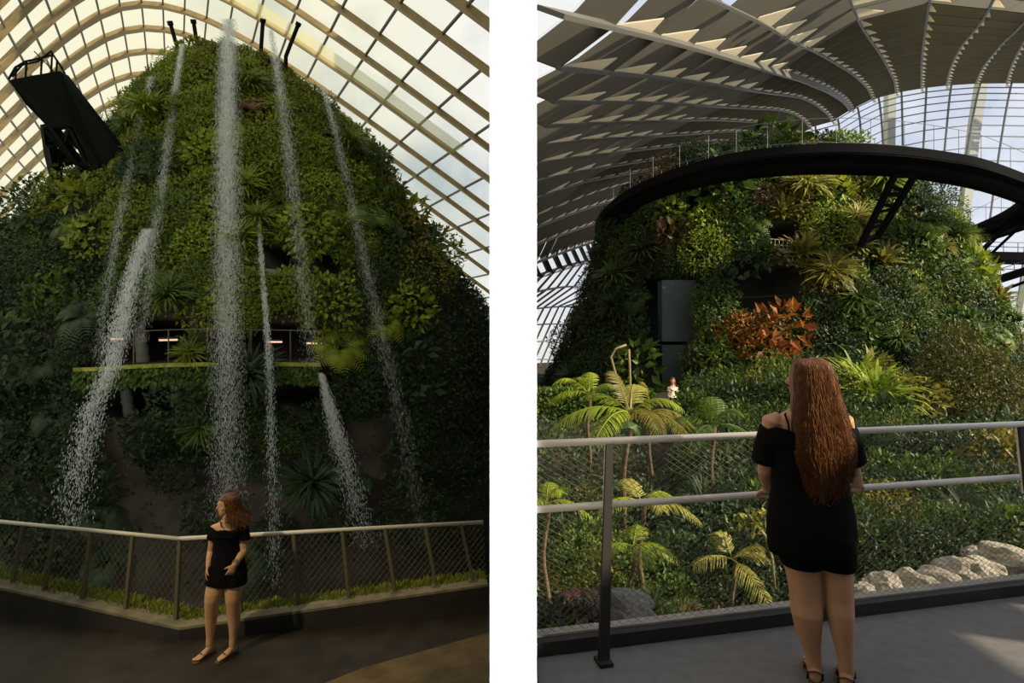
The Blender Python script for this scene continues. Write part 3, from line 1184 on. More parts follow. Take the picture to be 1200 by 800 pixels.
for x, y, y1 in ((18, 93, 79), (30, 90, 72), (48, 87, 68), (60, 85, 62), (66, 84, 70)):
    mb = MB()
    mb.tube([P(x, y, YA + .3), P(x + 1, y1, YA + .3)], .03, 6)
    mb.build('rail_post', M['walk_dark'], aw)
mb = MB()
mb.tube([P(70, 84, YA + .5), P(108, 132, YA + 3)], .02, 5)
mb.tube([P(40, 60, YA + 3), P(100, 122, YA + 3)], .02, 5)
mb.build('stay_cable', M['walk_dark'], aw)

# ================================================================== RIGHT HALL
XR0 = XR + .03
# ------------------------------------------------------------------ deck, kerb, railing
RA, RB = Vector((.10, 3.246, 0)), Vector((5.6, 4.544, 0))
rdir = (RB - RA).normalized()
rn = Vector((-rdir.y, rdir.x, 0))          # away from the viewer


def rl_(px, off=0.0):
    """point of the railing line seen at column px, moved off metres away from the viewer"""
    a, d = RA + rn * off, rdir
    k = (px - 600) / F
    t = (k * a.y - a.x) / (d.x - k * d.y)
    return a + d * t


b = MB()
b.prism([(XR0, -12, 0), (14, -12, 0), (14, RB.y + .6, 0), (RB.x, RB.y, 0), (XR0, RA.y, 0)], (0, 0, -.25))
struct(b, 'floor_deck', M['deck_grey'], 'grey walkway deck under the standing woman')
b = MB()
b.prism([RA, RB, RB + rn * .14, RA + rn * .14], (0, 0, .075))
struct(b, 'trim_kerb', M['kerb_dark'], 'black kerb along the deck edge')
b = MB()
q = Vector((0, 0, .075))
b.prism([RA + q + rn * .06, RB + q + rn * .06, RB + q + rn * .13, RA + q + rn * .13], (0, 0, .012))
struct(b, 'trim_kerb_cap', M['kerb_top'], 'pale metal cap of the black kerb')

rail2 = empty('guard_railing', RA + rdir * 1.5, 'steel two-bar guard railing with wire net in front of the standing woman', 'railing')
up = Vector((0, 0, 1))
mb = MB()
mb.tube([RA + up * 1.150 + rn * .07, RB + up * 1.150 + rn * .07], .021, 12)
mb.build('handrail', M['rail_steel'], rail2, True)
mb = MB()
mb.tube([RA + up * .785 + rn * .07, RB + up * .785 + rn * .07], .021, 12)
mb.build('middle_rail', M['rail_steel'], rail2, True)


def r_post(px, lean):
    c = rl_(px, .07)
    mb = MB()
    top = c + up * 1.15
    foot = c - rn * lean - rdir * .12
    mb.sweep([foot + up * .0, foot.lerp(top, .5) - rn * .0, top], lambda i: (.062, .050, .040)[i], .022, rn)
    o = mb.build('post', M['post_dark'], rail2)
    mb = MB()
    mb.sweep([foot.lerp(top, .60) + rn * .02, top + rn * .02], .034, .02, rn)
    mb.build('post_sleeve', M['rail_steel'], o)
    mb = MB()
    f0 = foot
    mb.sweep([f0 - rn * .05 + up * .01, f0 + rn * .05 + up * .01], .075, .02, up)
    mb.build('foot_plate', M['post_dark'], o)


r_post(714, .21)
r_post(1196, .21)
mb = MB()
ln = (RB - RA).length
n0 = RA + rn * .075
for k in range(-16, int(ln / .058) + 2):
    for sg in (1, -1):
        t0 = k * .058
        t1 = t0 + sg * 1.07 * 1.55
        a0, a1 = 0.0, 1.0
        for lim in (0.0, ln):
            tt = (lim - t0) / (t1 - t0)
            if 0 < tt < 1:
                if (t0 < 0 and lim == 0) or (t0 > ln and lim > 0):
                    a0 = max(a0, tt)
                else:
                    a1 = min(a1, tt)
        ua, ub = t0 + (t1 - t0) * a0, t0 + (t1 - t0) * a1
        if min(ua, ub) < -1e-6 or max(ua, ub) > ln + 1e-6:
            continue
        mb.tube([n0 + rdir * ua + up * (.085 + 1.06 * a0), n0 + rdir * ub + up * (.085 + 1.06 * a1)], .0013, 3)
for k in range(-32, 0):
    t0 = ln + .058 * (-k)
    t1 = t0 - 1.07 * 1.55
    if t1 < ln and t0 > ln:
        tt = (t0 - ln) / (t0 - t1)
        mb.tube([n0 + rdir * ln + up * (.085 + 1.06 * tt), n0 + rdir * t1 + up * (.085 + 1.06)], .0015, 3)
mb.build('wire_net', M['wire'], rail2)

# ------------------------------------------------------------------ planting bed and pit under the railing


def bed_z(x, y):
    z = -1.15 - .25 * math.sin(x * .5) + .12 * noise.noise(Vector((x * .6, y * .6, 0)))
    z += .9 * max(0, min(1, (y - 10) / 10))
    if x > 2.2 and y < 7:
        z += .55 * min(1, (x - 2.2) / 1.5)
    return z


mb = MB()
nx, ny = 70, 60
xs_ = np.linspace(XR0, 40, nx)
ys_ = np.linspace(0, 1, ny)
vv = []
for j in range(ny):
    for x in xs_:
        y0 = RA.y + .15 + (min(x, 14) - .1) * .236
        y = y0 + (62 - y0) * ys_[j] ** 2
        vv.append((x, y, bed_z(x, y)))
mb.add(vv, [(j * nx + i, j * nx + i + 1, (j + 1) * nx + i + 1, (j + 1) * nx + i) for j in range(ny - 1) for i in range(nx - 1)])
struct(mb, 'ground_bed', M['soil'], 'dark planting bed below the walkway', None, True)

# ------------------------------------------------------------------ roof shell: ribs, slats, glass
RIB = [  # pixel polyline left to right, bend x, spread of the slat spacing
    [(1290, -80), (1262, 10), (1230, 60), (1221, 91), (1213, 175), (1200, 300), (1180, 440)],
    [(1250, -60), (1230, 0), (1207, 40), (1187, 91), (1170, 185), (1155, 300), (1140, 440)],
    [(1235, -70), (1212, 0), (1178, 44), (1151, 91), (1132, 185), (1118, 300), (1105, 440)],
    [(1180, -70), (1159, 0), (1131, 46), (1116, 93), (1107, 175), (1096, 300), (1085, 440)],
    [(1090, -80), (1089, 0), (1087, 50), (1086, 96), (1082, 175), (1076, 300), (1068, 440)],
    [(955, -80), (1000, 0), (1017, 24), (1035, 48), (1050, 76), (1056, 101), (1058, 200), (1056, 300), (1054, 440)],
    [(700, -60), (860, 0), (910, 25), (950, 41), (985, 61), (1010, 80), (1028, 108), (1035, 175), (1037, 300), (1037, 440)],
    [(560, -12), (628, 3), (728, 22), (815, 41), (918, 67), (948, 78), (980, 95), (1003, 120), (1010, 175), (1014, 300), (1016, 440)],
    [(560, 56), (628, 65), (695, 69), (803, 78), (918, 95), (950, 105), (968, 118), (980, 134), (985, 170), (990, 300), (995, 440)],
    [(560, 103), (638, 104), (730, 103), (813, 106), (900, 113), (935, 123), (953, 141), (957, 170), (965, 300), (972, 440)],
    [(560, 138), (640, 131), (765, 125), (828, 124), (890, 130), (918, 137), (931, 149), (938, 175), (945, 300), (950, 440)],
    [(560, 166), (643, 152), (753, 144), (853, 140), (893, 147), (907, 157), (914, 180), (920, 300), (925, 440)],
    [(560, 188), (628, 175), (728, 162), (783, 156), (835, 152), (868, 157), (882, 166), (890, 185), (895, 300), (900, 440)],
    [(560, 214), (628, 195), (703, 181), (778, 170), (828, 166), (848, 172), (858, 185), (866, 300), (872, 440)],
    [(560, 236), (628, 215), (660, 203), (728, 190), (793, 181), (815, 184), (828, 200), (838, 300), (845, 440)],
    [(560, 262), (628, 236), (690, 213), (745, 200), (775, 199), (790, 212), (803, 300), (815, 440)],
    [(560, 288), (628, 258), (690, 236), (722, 228), (745, 227), (758, 240), (775, 320), (785, 440)],
    [(560, 310), (628, 279), (697, 255), (718, 250), (732, 262), (748, 330), (757, 440)],
    [(560, 331), (628, 301), (690, 279), (706, 276), (717, 290), (730, 350), (738, 440)],
    [(560, 350), (628, 322), (685, 305), (697, 312), (708, 345), (718, 440)],
    [(560, 360), (628, 341), (672, 335), (686, 345), (694, 370), (700, 450)],
    [(560, 372), (628, 361), (668, 359), (680, 366), (688, 390), (692, 450)],
    [(560, 388), (628, 380), (660, 380), (672, 386), (680, 410), (684, 450)],
    [(560, 406), (628, 400), (652, 401), (664, 407), (670, 425), (674, 455)],
    [(560, 426), (628, 421), (646, 422), (656, 427), (662, 440), (666, 460)],
    [(560, 448), (628, 444), (640, 445), (650, 448), (656, 456), (660, 465)],
]
BEND = [(1221, 91), (1187, 91), (1151, 91), (1116, 93), (1086, 96), (1056, 101), (1028, 108), (1003, 120), (980, 134), (953, 141), (931, 149), (907, 157), (882, 166), (858, 185), (828, 200),
        (790, 212), (758, 240), (732, 262), (717, 290), (708, 345), (694, 370), (680, 366), (672, 386), (664, 407), (656, 427), (650, 448)]
GG = [.9, .85, .8, .8, .8, .8, .8, .82, .9, 1.0, 1.12, 1.22, 1.32, 1.38, 1.42, 1.42, 1.40, 1.36, 1.36, 1.38, 1.45, 1.5, 1.55, 1.6, 1.65, 1.7]
YF = 60.0


def arc_param(poly, bend):
    """signed distance in pixels from the bend (positive towards the left start) of a dense rib"""
    dense = []
    # smooth the polyline
    pts = [Vector((a, c, 0)) for a, c in poly]
    for i in range(len(pts) - 1):
        p0, p1 = pts[max(0, i - 1)], pts[i]
        p2, p3 = pts[i + 1], pts[min(len(pts) - 1, i + 2)]
        for k in range(16):
            t = k / 16
            dense.append(.5 * ((2 * p1) + (p2 - p0) * t + (2 * p0 - 5 * p1 + 4 * p2 - p3) * t * t + (3 * p1 - p0 - 3 * p2 + p3) * t ** 3))
    dense.append(pts[-1])
    s = [0.0]
    for i in range(1, len(dense)):
        s.append(s[-1] + (dense[i] - dense[i - 1]).length)
    ib = min(range(len(dense)), key=lambda i: (dense[i] - Vector((*bend, 0))).length)
    d = [s[ib] - v for v in s]           # + before the bend, - after
    return dense, d


YK = [60 - 2.05 * k for k in range(0, 26)]            # slats: one every two metres towards the viewer
YK = YK[::-1]                                          # near to far
ROWS = [-6, -12, -19, -27, -36, -46, -57, -70, -84, -99, -116, -134, -154, -176, -200, -226, -254, -284]
SH = []     # nodes per rib: near slats, far slats, then glass rows
for r_i, poly in enumerate(RIB):
    dense, d = arc_param(poly, BEND[r_i])
    dd = d[::-1]
    X_ = [v.x for v in dense][::-1]
    Y_ = [v.y for v in dense][::-1]
    row = []
    for Yk in YK:
        dk = (YF * 117 / Yk - 117) * GG[r_i]
        if dk > dd[-1]:
            row.append(None)
            continue
        row.append(P(interp(dk, dd, X_), interp(dk, dd, Y_), Yk))
    for rr_ in ROWS:
        if rr_ < dd[0]:
            row.append(None)
            continue
        row.append(P(interp(rr_, dd, X_), interp(rr_, dd, Y_), YF + .02 * -rr_))
    SH.append(row)
NS = len(YK)
NT = NS + len(ROWS)
for row in SH:
    for k in range(NT):
        if row[k] is not None and row[k].x < -9:
            row[k] = None

XW = XR0 + .03


def clip_poly(poly):
    out_ = []
    n = len(poly)
    for i in range(n):
        a, c = poly[i], poly[(i + 1) % n]
        if a.x >= XW:
            out_.append(a)
        if (a.x >= XW) != (c.x >= XW):
            out_.append(a.lerp(c, (XW - a.x) / (c.x - a.x)))
    return out_


def clip_run(pts):
    runs, cur = [], []
    for i, p in enumerate(pts):
        if i:
            q = pts[i - 1]
            if (q.x >= XW) != (p.x >= XW):
                m = q.lerp(p, (XW - q.x) / (p.x - q.x))
                cur.append(m)
                if p.x < XW:
                    runs.append(cur)
                    cur = []
        if p.x >= XW:
            cur.append(p)
    if cur:
        runs.append(cur)
    return [r for r in runs if len(r) > 1]


shell = empty('roof_shell', (14, 40, 0), None, None)
tag(shell, 'curved glass and steel roof shell with rows of slats over the garden', None, None, 'structure')
CEN = Vector((16, 34, 0))


def inward(p):
    return (Vector((CEN.x, p.y - 4, CEN.z)) - p).normalized()


for r_i, row in enumerate(SH):
    seq = [p for p in row[:NS] if p is not None]
    dp_ = .92 if r_i < 15 else .5 if r_i < 19 else .1
    seq = (clip_run([p + inward(p) * dp_ for p in seq]) or [[]])[-1]
    seq2 = [p for p in row[NS:] if p is not None and p.x > XW]
    if len(seq) > 2:
        mb = MB()
        q = seq
        mb.sweep(q, .09, .6 if r_i == 7 else .13, lambda i, s=q: -inward(s[i]))
        mb.build('rib', M['shell_steel'], shell)
    if len(seq2) > 2:
        mb = MB()
        mb.sweep(([seq[-1]] if seq else []) + seq2, .11, .18, (0, 1, 0))
        mb.build('mullion', M['thin_steel'], shell)
# slats, bay by bay, with a cream gusset where each meets its rib
for r_i in range(len(SH) - 1):
    A, B = SH[r_i], SH[r_i + 1]
    ms, mg = MB(), MB()
    for k in range(NS):
        a, c = A[k], B[k]
        if a is None and c is not None and k + 1 < NT and A[k + 1] is not None:
            continue
        if a is None or c is None:
            continue
        ia, ic = inward(a), inward(c)
        dep = .92 if r_i < 15 else .5
        if r_i >= 19:
            continue
        v = clip_poly([a, c, c + ic * dep, a + ia * dep])
        if len(v) < 3:
            continue
        off = Vector((0, .06, 0))
        ms.prism(v, off)
        # triangular sail between this slat and the next, along the lower rib
        if k + 1 < NT and B[k + 1] is not None:
            n_in = B[k + 1] + inward(B[k + 1]) * dep
            c_in, a_in = c + ic * (dep - .04), a + ia * (dep - .04)
            e_ = c_in.lerp(n_in, .78)
            g = [c_in, e_, e_ + (a_in - c_in) * (.36 if YK[k] < 26 else .15)]
        else:
            continue
        if min(p.x for p in g) > XW:
            mg.prism(g, Vector((0, 0, .03)))
        # short top purlin between slats
    if ms.n:
        ms.build('slat_bay', M['slat'], shell)
        if mg.n:
            mg.build('gusset_row', M['gusset'], shell)
gl = MB()
for r_i in range(len(SH) - 1):
    for k in range(NT - 1):
        q = [SH[r_i][k], SH[r_i][k + 1], SH[r_i + 1][k + 1], SH[r_i + 1][k]]
        if any(p is None for p in q):
            continue
        q = clip_poly([p - inward(p) * .08 for p in q])
        if len(q) > 2:
            gl.add([tuple(p) for p in q], [tuple(range(len(q)))])
gl.build('glazing', M['glass_right'], shell)
bl2 = MB()
for r_i in range(len(SH) - 1):
    for k in range(NS - 1):
        lim = 26 if r_i < 8 else 29 if r_i < 14 else 99
        q = [SH[r_i][k], SH[r_i][k + 1], SH[r_i + 1][k + 1], SH[r_i + 1][k]]
        if any(p is None for p in q) or YK[k] < lim:
            continue
        q = clip_poly([p - inward(p) * .02 for p in q])
        if len(q) > 2:
            bl2.add([tuple(p) for p in q], [tuple(range(len(q)))])
bl2.build('roller_shades', M['roller'], shell)
mb = MB()
for k in range(NS):
    run = [SH[r_i][k] for r_i in range(18, len(SH)) if SH[r_i][k] is not None]
    for r_ in clip_run(run):
        mb.sweep(r_, .15, .18, (0, 1, 0))
if mb.n:
    mb.build('diagonal_bars', M['thin_steel'], shell)
mb = MB()
for k in range(NS, NT):
    run = []
    for r_i in range(len(SH)):
        p = SH[r_i][k]
        if p is None or p.x < XW:
            if len(run) > 1:
                mb.sweep(run, .085, .12, (0, 1, 0))
            run = []
        else:
            run.append(p)
    if len(run) > 1:
        mb.sweep(run, .085, .12, (0, 1, 0))
mb.build('glazing_bars', M['thin_steel'], shell)
for pts, wpx in (([(1043, 84), (1042, 170), (1040, 300)], 9), ([(1156, 60), (1143, 140), (1127, 270), (1115, 360)], 10), ([(1240, 150), (1214, 300), (1192, 400), (1186, 445)], 12)):
    mb = MB()
    mb.sweep([P(x, y, 62.5) for x, y in pts], wpx / F * 62.5, .8, (0, 1, 0))
    mb.build('support_column', M['column_pale'], shell)

# unseen roof and walls added behind and beside the viewer to shade the deck
b = MB()
b.box((XR0, -12, 6.2), (14, -1.2, 6.6))
struct(b, 'ceiling_blocker_right', M['grey_paint'], 'unseen roof added over the rear of the walkway to cut sky light')
b = MB()
b.box((XR0, -12.4, 0), (14, -12, 6.6))
struct(b, 'wall_blocker_right', M['grey_paint'], 'unseen wall added at the rear of the walkway to cut sky light')
b = MB()
for y0, y1, z0, z1 in ((-8, .8, 0, 3.55), (.8, 2.3, 1.98, 2.10), (.8, 2.2, 2.15, 3.55), (2.2, 2.3, 2.10, 3.55), (2.3, 2.62, 0, 3.55), (2.62, 2.95, 1.61, 3.55), (2.95, 3.35, 0, 3.55)):  # openings shaped so sun patches land on the deck
    b.box((5.9, y0, z0), (6.1, y1, z1))
struct(b, 'wall_sun_mask', M['grey_paint'], 'unseen wall added beside the walkway, gaps shaped to throw sun patches')

# ------------------------------------------------------------------ planted mountain with galleries
Y1 = 30.0
RPROF = [(184, 838, 940), (192, 804, 985), (206, 780, 1016), (228, 752, 1046), (262, 718, 1074), (296, 704, 1098), (330, 696, 1116), (370, 682, 1130), (400, 668, 1143), (440, 650, 1160), (500, 640, 1185), (600, 630, 1200)]
RY_ = [a[0] for a in RPROF]


def rprof(z):
    py = 400 + (CAMZ - z) * F / Y1
    xl = interp(py, RY_, [a[1] for a in RPROF])
    xr = interp(py, RY_, [a[2] for a in RPROF])
    return (xl + xr) / 2, (xr - xl) / 2


def rsurf(z, ph):
    c, hw = rprof(z)
    cx, r = (c - 600) / F * Y1, hw / F * Y1
    ry = r * .72
    q = Vector((math.sin(ph) * 2.0 + 9, -math.cos(ph) * 2.0, z * .35))
    lump = .6 * noise.noise(q * 1.1) + .28 * noise.noise(q * 2.7)
    k = 1 + lump * .28 * min(1, 4.5 / max(r, .1))
    p = Vector((cx + math.sin(ph) * r * (1 + .35 * (k - 1)), Y1 - math.cos(ph) * ry * k, z))
    p.x = max(p.x, XR0 + .15)
    return p


def rnormal(z, ph):
    a = rsurf(z + .12, ph) - rsurf(z - .12, ph)
    c = rsurf(z, ph + .03) - rsurf(z, ph - .03)
    n = c.cross(a)
    n.normalize()
    return n


RCAVES = [(758, 818, 326, 452, 1.6), (862, 938, 312, 366, 2.4), (896, 940, 262, 290, 2.0), (1034, 1062, 416, 452, 1.6), (806, 850, 224, 258, 1.2)]


def in_rcave(x, y, grow=0):
    for x0, x1, y0, y1, d in RCAVES:
        if x0 - grow < x < x1 + grow and y0 - grow < y < y1 + grow:
            return d
    return 0


NZ, NP = 120, 150
zs = np.linspace(-2.5, 10.97, NZ)
phs = np.linspace(-3.14, 3.14, NP)
mb = MB()
vv = []
for z in zs:
    for ph in phs:
        p = rsurf(z, ph)
        x, y = proj(p)
        d = in_rcave(x, y)
        if abs(ph) < 1.3 and d:
            p = p + Vector((0, d, 0))
        vv.append(tuple(p))
ff = [(i * NP + j, i * NP + j + 1, (i + 1) * NP + j + 1, (i + 1) * NP + j) for i in range(NZ - 1) for j in range(NP - 1)]
ff.append(tuple((NZ - 1) * NP + j for j in range(NP)))
mb.add(vv, ff)
struct(mb, 'mountain_garden', M['rock_dark'], 'dark rock core of the planted garden mountain', None, True)


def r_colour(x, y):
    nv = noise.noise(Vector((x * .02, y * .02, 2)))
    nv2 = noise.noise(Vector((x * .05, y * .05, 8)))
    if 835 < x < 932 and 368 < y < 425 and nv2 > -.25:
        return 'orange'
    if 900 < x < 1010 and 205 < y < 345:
        return ('yellow' if nv2 > .1 else 'olive') if nv > -.25 else 'lime'  # yellower leaves here partly carry the sunlight in their colour
    if 770 < x < 900 and 205 < y < 300:
        return 'rust' if nv2 > .15 else ('lime' if nv > .05 else 'mid')
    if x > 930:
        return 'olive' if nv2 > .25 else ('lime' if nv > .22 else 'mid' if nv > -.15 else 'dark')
    if y > 350 and x > 780:
        return 'mid' if nv > -.1 else 'lime' if nv2 > 0 else 'dark'
    return 'dark' if nv < .2 else 'mid' if nv2 < .2 else 'bluegreen'


acc = {}
made = 0
while made < 70000:
    z = random.uniform(-1.6, 11.0)
    ph = random.uniform(-1.7, 1.7)
    p = rsurf(z, ph)
    x, y = proj(p)
    if y > 520 or p.x < XR0 + .5 or in_rcave(x, y):
        made += .25
        continue
    made += 1
    n = rnormal(z, ph)
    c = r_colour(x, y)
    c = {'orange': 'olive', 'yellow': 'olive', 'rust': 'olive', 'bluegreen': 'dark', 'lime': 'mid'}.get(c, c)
    A = acc.setdefault(c, ([], [], [], []))
    A[0].append(tuple(p + n * random.uniform(0, .5)))
    A[1].append((random.gauss(0, .6), random.gauss(0, .5) - .3, random.gauss(-.35, .55)))
    A[2].append(tuple(n + Vector((random.gauss(0, .4), random.gauss(0, .4), .35 + random.gauss(0, .3)))))
    A[3].append(random.uniform(.11, .24))
for c, lb in (('dark', 'dark green climbing leaves covering the shaded side of the garden mountain'), ('mid', 'mid green leaves covering the garden mountain'), ('olive', 'olive and yellowish leaves, sunlight partly put in their colour, on the upper garden mountain')):
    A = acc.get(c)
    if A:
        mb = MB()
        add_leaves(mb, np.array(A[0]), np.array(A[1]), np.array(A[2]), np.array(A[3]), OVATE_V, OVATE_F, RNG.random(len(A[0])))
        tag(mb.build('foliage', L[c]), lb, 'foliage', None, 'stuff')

rz = [(0, 770, 'on the edge by the slatted roof'), (770, 865, 'beside the grey lift shaft'), (865, 945, 'around the middle cave'), (945, 1040, 'above the grassy mound'), (1040, 2000, 'on the edge behind the rounded tree')]
placed = []
tries = 0
while len(placed) < 215 and tries < 9000:
    tries += 1
    z = random.uniform(-.8, 10.85)
    ph = random.uniform(-1.55, 1.55)
    p = rsurf(z, ph)
    x, y = proj(p)
    if y > 500 or p.x < XR0 + 1.2 or in_rcave(x, y, 8):
        continue
    s = random.uniform(.55, 1.15)
    if any((p - q).length < .60 * (s + r) for q, r in placed):
        continue
    placed.append((p, s))
    n = rnormal(z, ph)
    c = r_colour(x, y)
    if c == 'orange':
        kind = random.choice(['spiky_plant', 'broadleaf_plant', 'leafy_shrub'])
    elif c in ('yellow', 'olive'):
        kind = random.choice(['grass_plant', 'fern', 'leafy_shrub', 'spiky_plant'])
    else:
        kind = random.choice(['leafy_shrub', 'round_shrub', 'fern', 'grass_plant', 'creeper', 'bushy_plant', 'bushy_plant', 'bushy_plant', 'broadleaf_plant'])
    hw_ = 'above the ring bridge' if y < 200 else 'below the ring bridge' if y < 275 else 'halfway up' if y < 360 else 'low down'
    zn = next(zl for a_, c_, zl in rz if x < c_)
    nn = (n * .7 + Vector((0, -.1, .6))).normalized() if kind in ('fern', 'grass_plant', 'spiky_plant') else n
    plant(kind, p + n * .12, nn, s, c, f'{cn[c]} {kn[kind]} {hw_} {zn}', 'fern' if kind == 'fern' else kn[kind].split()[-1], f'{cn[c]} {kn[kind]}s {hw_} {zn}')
# the orange cluster
for (x, y, s) in ((842, 392, .45), (854, 380, .45), (868, 388, .5), (880, 376, .5), (894, 382, .5), (908, 388, .5), (921, 396, .45), (876, 402, .45), (892, 398, .5), (906, 406, .42), (850, 408, .4), (862, 414, .36), (920, 414, .36), (834, 404, .36), (898, 416, .34), (838, 382, .34)):
    s *= random.uniform(.55, .8)
    x += random.uniform(-5, 5)
    y += random.uniform(-5, 5)
    for k in range(150):
        q = P(x, y, 20 + k * .06)
        c, hw = rprof(q.z)
        u = max(-1, min(1, (q.x - (c - 600) / F * Y1) / (hw / F * Y1)))
        if q.y >= rsurf(q.z, math.asin(u)).y - .15:
            break
    plant(random.choice(['leafy_shrub', 'spiky_plant', 'leafy_shrub']), q, (0, -.75, .6), s, 'orange', 'orange red leafy plant in the bright cluster left of the long-haired woman', 'plant', 'orange plants in the bright cluster')


def rfront(px, py, inset=0.0):
    for k in range(260):
        q = P(px, py, 18 + k * .06)
        c, hw = rprof(q.z)
        u = max(-1, min(1, (q.x - (c - 600) / F * Y1) / (hw / F * Y1)))
        if q.y >= rsurf(q.z, math.asin(u)).y:
            break
    return q + Vector((0, inset, 0))


# lift shaft, lower shaft, gallery, ledge
for pts, lb in ((((776, 328), (816, 328), (816, 400), (776, 400)), 'blue grey flat lift shaft panel in the shaded recess'), (((776, 404), (803, 404), (803, 462), (776, 462)), 'blue grey lower shaft panel behind the small visitor')):
    mb = MB()
    yy = rfront(800, 380).y + .45
    mb.prism([P(x, y, yy) for x, y in pts], (0, .8, 0))
    o = mb.build('shaft_panel', M['blue_panel'])
    tag(o, lb, 'panel', None, 'thing')
gal2 = empty('lookout_gallery', rfront(918, 292), 'small pale lookout gallery with mesh front high in the mountain', 'balcony')
mb = MB()
g0, g1 = rfront(898, 292, -.5), rfront(940, 294, -.5)
g1.y = g0.y
mb.prism([g0, g1, g1 + Vector((0, 2.2, 0)), g0 + Vector((0, 2.2, 0))], (0, 0, -.14))
mb.build('slab', M['concrete'], gal2)
mb = MB()
for hh in (.12, .34):
    mb.tube([g0 + Vector((0, .05, hh)), g1 + Vector((0, .05, hh))], .018, 6)
for k in range(9):
    q = g0.lerp(g1, k / 8) + Vector((0, .05, 0))
    mb.tube([q, q + Vector((0, 0, .36))], .012, 5)
mb.build('railing', M['rail_pale'], gal2)
mb = MB()
g0, g1 = rfront(868, 349, -.1), rfront(934, 345, -.1)
g1.y = g0.y
mb.tube([g0, g1], .035, 6)
tag(mb.build('gallery_rail', M['post_dark']), 'dark rail across the middle cave', 'rail', None, 'thing')
# pale bar standing in for roof light seen through the gap under the ring
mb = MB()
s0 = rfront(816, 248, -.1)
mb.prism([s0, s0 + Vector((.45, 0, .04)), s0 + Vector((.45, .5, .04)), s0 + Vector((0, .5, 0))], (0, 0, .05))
tag(mb.build('strip_lamp', M['rail_pale']), 'short pale bar standing for roof light in the foliage under the ring', 'lamp', None, 'thing')

# ------------------------------------------------------------------ the ring bridge
ZR = CAMZ + 6.0
ring = empty('ring_bridge', PZ(950, 190, ZR), 'dark curved ring bridge sweeping around the garden mountain', 'bridge')
outer = [(705, 281), (699, 274), (699, 266), (711, 249), (738, 229), (780, 210.5), (830, 195), (880, 185.5), (940, 179.5), (1000, 178), (1060, 181.5), (1110, 187.5), (1150, 195), (1200, 212), (1228, 226), (1240, 244), (1215, 263), (1175, 277), (1140, 287), (1098, 297)]
inner = [(712, 280), (709, 275), (713, 268), (725, 256), (750, 241), (790, 226), (838, 215), (885, 208), (942, 204), (1000, 204), (1058, 207), (1106, 214), (1146, 222), (1184, 234), (1193, 239), (1190, 245), (1172, 256), (1145, 268), (1120, 277), (1092, 285)]


def dens(pts, n=6):
    out_ = []
    V_ = [Vector((a, c, 0)) for a, c in pts]
    for i in range(len(V_) - 1):
        p0, p1, p2, p3 = V_[max(0, i - 1)], V_[i], V_[i + 1], V_[min(len(V_) - 1, i + 2)]
        for k in range(n):
            t = k / n
            q = .5 * ((2 * p1) + (p2 - p0) * t + (2 * p0 - 5 * p1 + 4 * p2 - p3) * t * t + (3 * p1 - p0 - 3 * p2 + p3) * t ** 3)
            out_.append((q.x, q.y))
    out_.append(pts[-1])
    return out_


O_ = [PZ(x, y, ZR) for x, y in dens(outer)]
I_ = [PZ(x, y, ZR) for x, y in dens(inner)]
n = len(O_)
vv = [tuple(p) for p in O_] + [tuple(p) for p in I_] + [tuple(p + up * .16) for p in O_] + [tuple(p + up * .16) for p in I_]
ff = []
for i in range(n - 1):
    ff += [(i, i + 1, n + i + 1, n + i), (2 * n + i, 3 * n + i, 3 * n + i + 1, 2 * n + i + 1), (i, 2 * n + i, 2 * n + i + 1, i + 1), (n + i, n + i + 1, 3 * n + i + 1, 3 * n + i)]
mb = MB()
mb.add(vv, ff)
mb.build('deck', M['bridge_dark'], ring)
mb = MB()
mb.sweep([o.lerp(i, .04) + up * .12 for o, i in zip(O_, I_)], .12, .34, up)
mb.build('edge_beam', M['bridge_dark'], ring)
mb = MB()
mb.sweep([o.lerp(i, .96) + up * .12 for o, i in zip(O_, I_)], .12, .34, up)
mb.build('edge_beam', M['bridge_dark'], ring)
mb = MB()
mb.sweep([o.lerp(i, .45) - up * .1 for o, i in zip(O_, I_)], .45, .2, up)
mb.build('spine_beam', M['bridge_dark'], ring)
for f_ in (.03, .97):
    mb = MB()
    mb.tube([o.lerp(i, f_) + up * 1.1 for o, i in zip(O_, I_)], .010, 5)
    for i in range(0, n, 4):
        q = O_[i].lerp(I_[i], f_)
        mb.tube([q + up * .1, q + up * 1.1], .010, 5)
    mb.build('guard_rail', M['thin_steel'], ring)
mb = MB()
for a_, c_ in (((1118, 323), (1192, 252)), ((1128, 318), (1200, 246)), ((1142, 306), (1190, 250)), ((1150, 308), (1212, 250))):
    mb.tube([P(*a_, 31.0), P(*c_, 29.0)], .075, 6)
mb.build('brace', M['bridge_dark'], ring)
mb = MB()
for a_, c_ in (((1048, 206), (1008, 288)), ((1071, 207), (1028, 278))):
    mb.sweep([P(*a_, 20.6), P(*c_, 22.6)], .16, .2, (0, 1, 0))
for t in range(9):
    a_ = P(1048, 206, 20.6).lerp(P(1008, 288, 22.6), t / 8)
    c_ = P(1071, 207, 20.6).lerp(P(1028, 278, 22.6), min(1, t / 8 + (.1 if t % 2 else 0)))
    mb.sweep([a_, c_], .1, .12, (0, 1, 0))
mb.build('strut', M['bridge_dark'], ring)
lower = empty('lower_bridge', P(1150, 303, 33), 'straight dark footbridge below the right end of the ring', 'bridge')
mb = MB()
mb.sweep([P(1098, 301, 33), P(1260, 304, 33)], 1.8, .42, up)
mb.build('deck', M['bridge_dark'], lower)
mb = MB()
for x in range(1108, 1260, 17):
    mb.tube([P(x, 298, 32.2), P(x, 284, 32.2)], .02, 5)
mb.tube([P(1104, 283, 32.2), P(1260, 285, 32.2)], .02, 5)
mb.build('guard_rail', M['thin_steel'], lower)
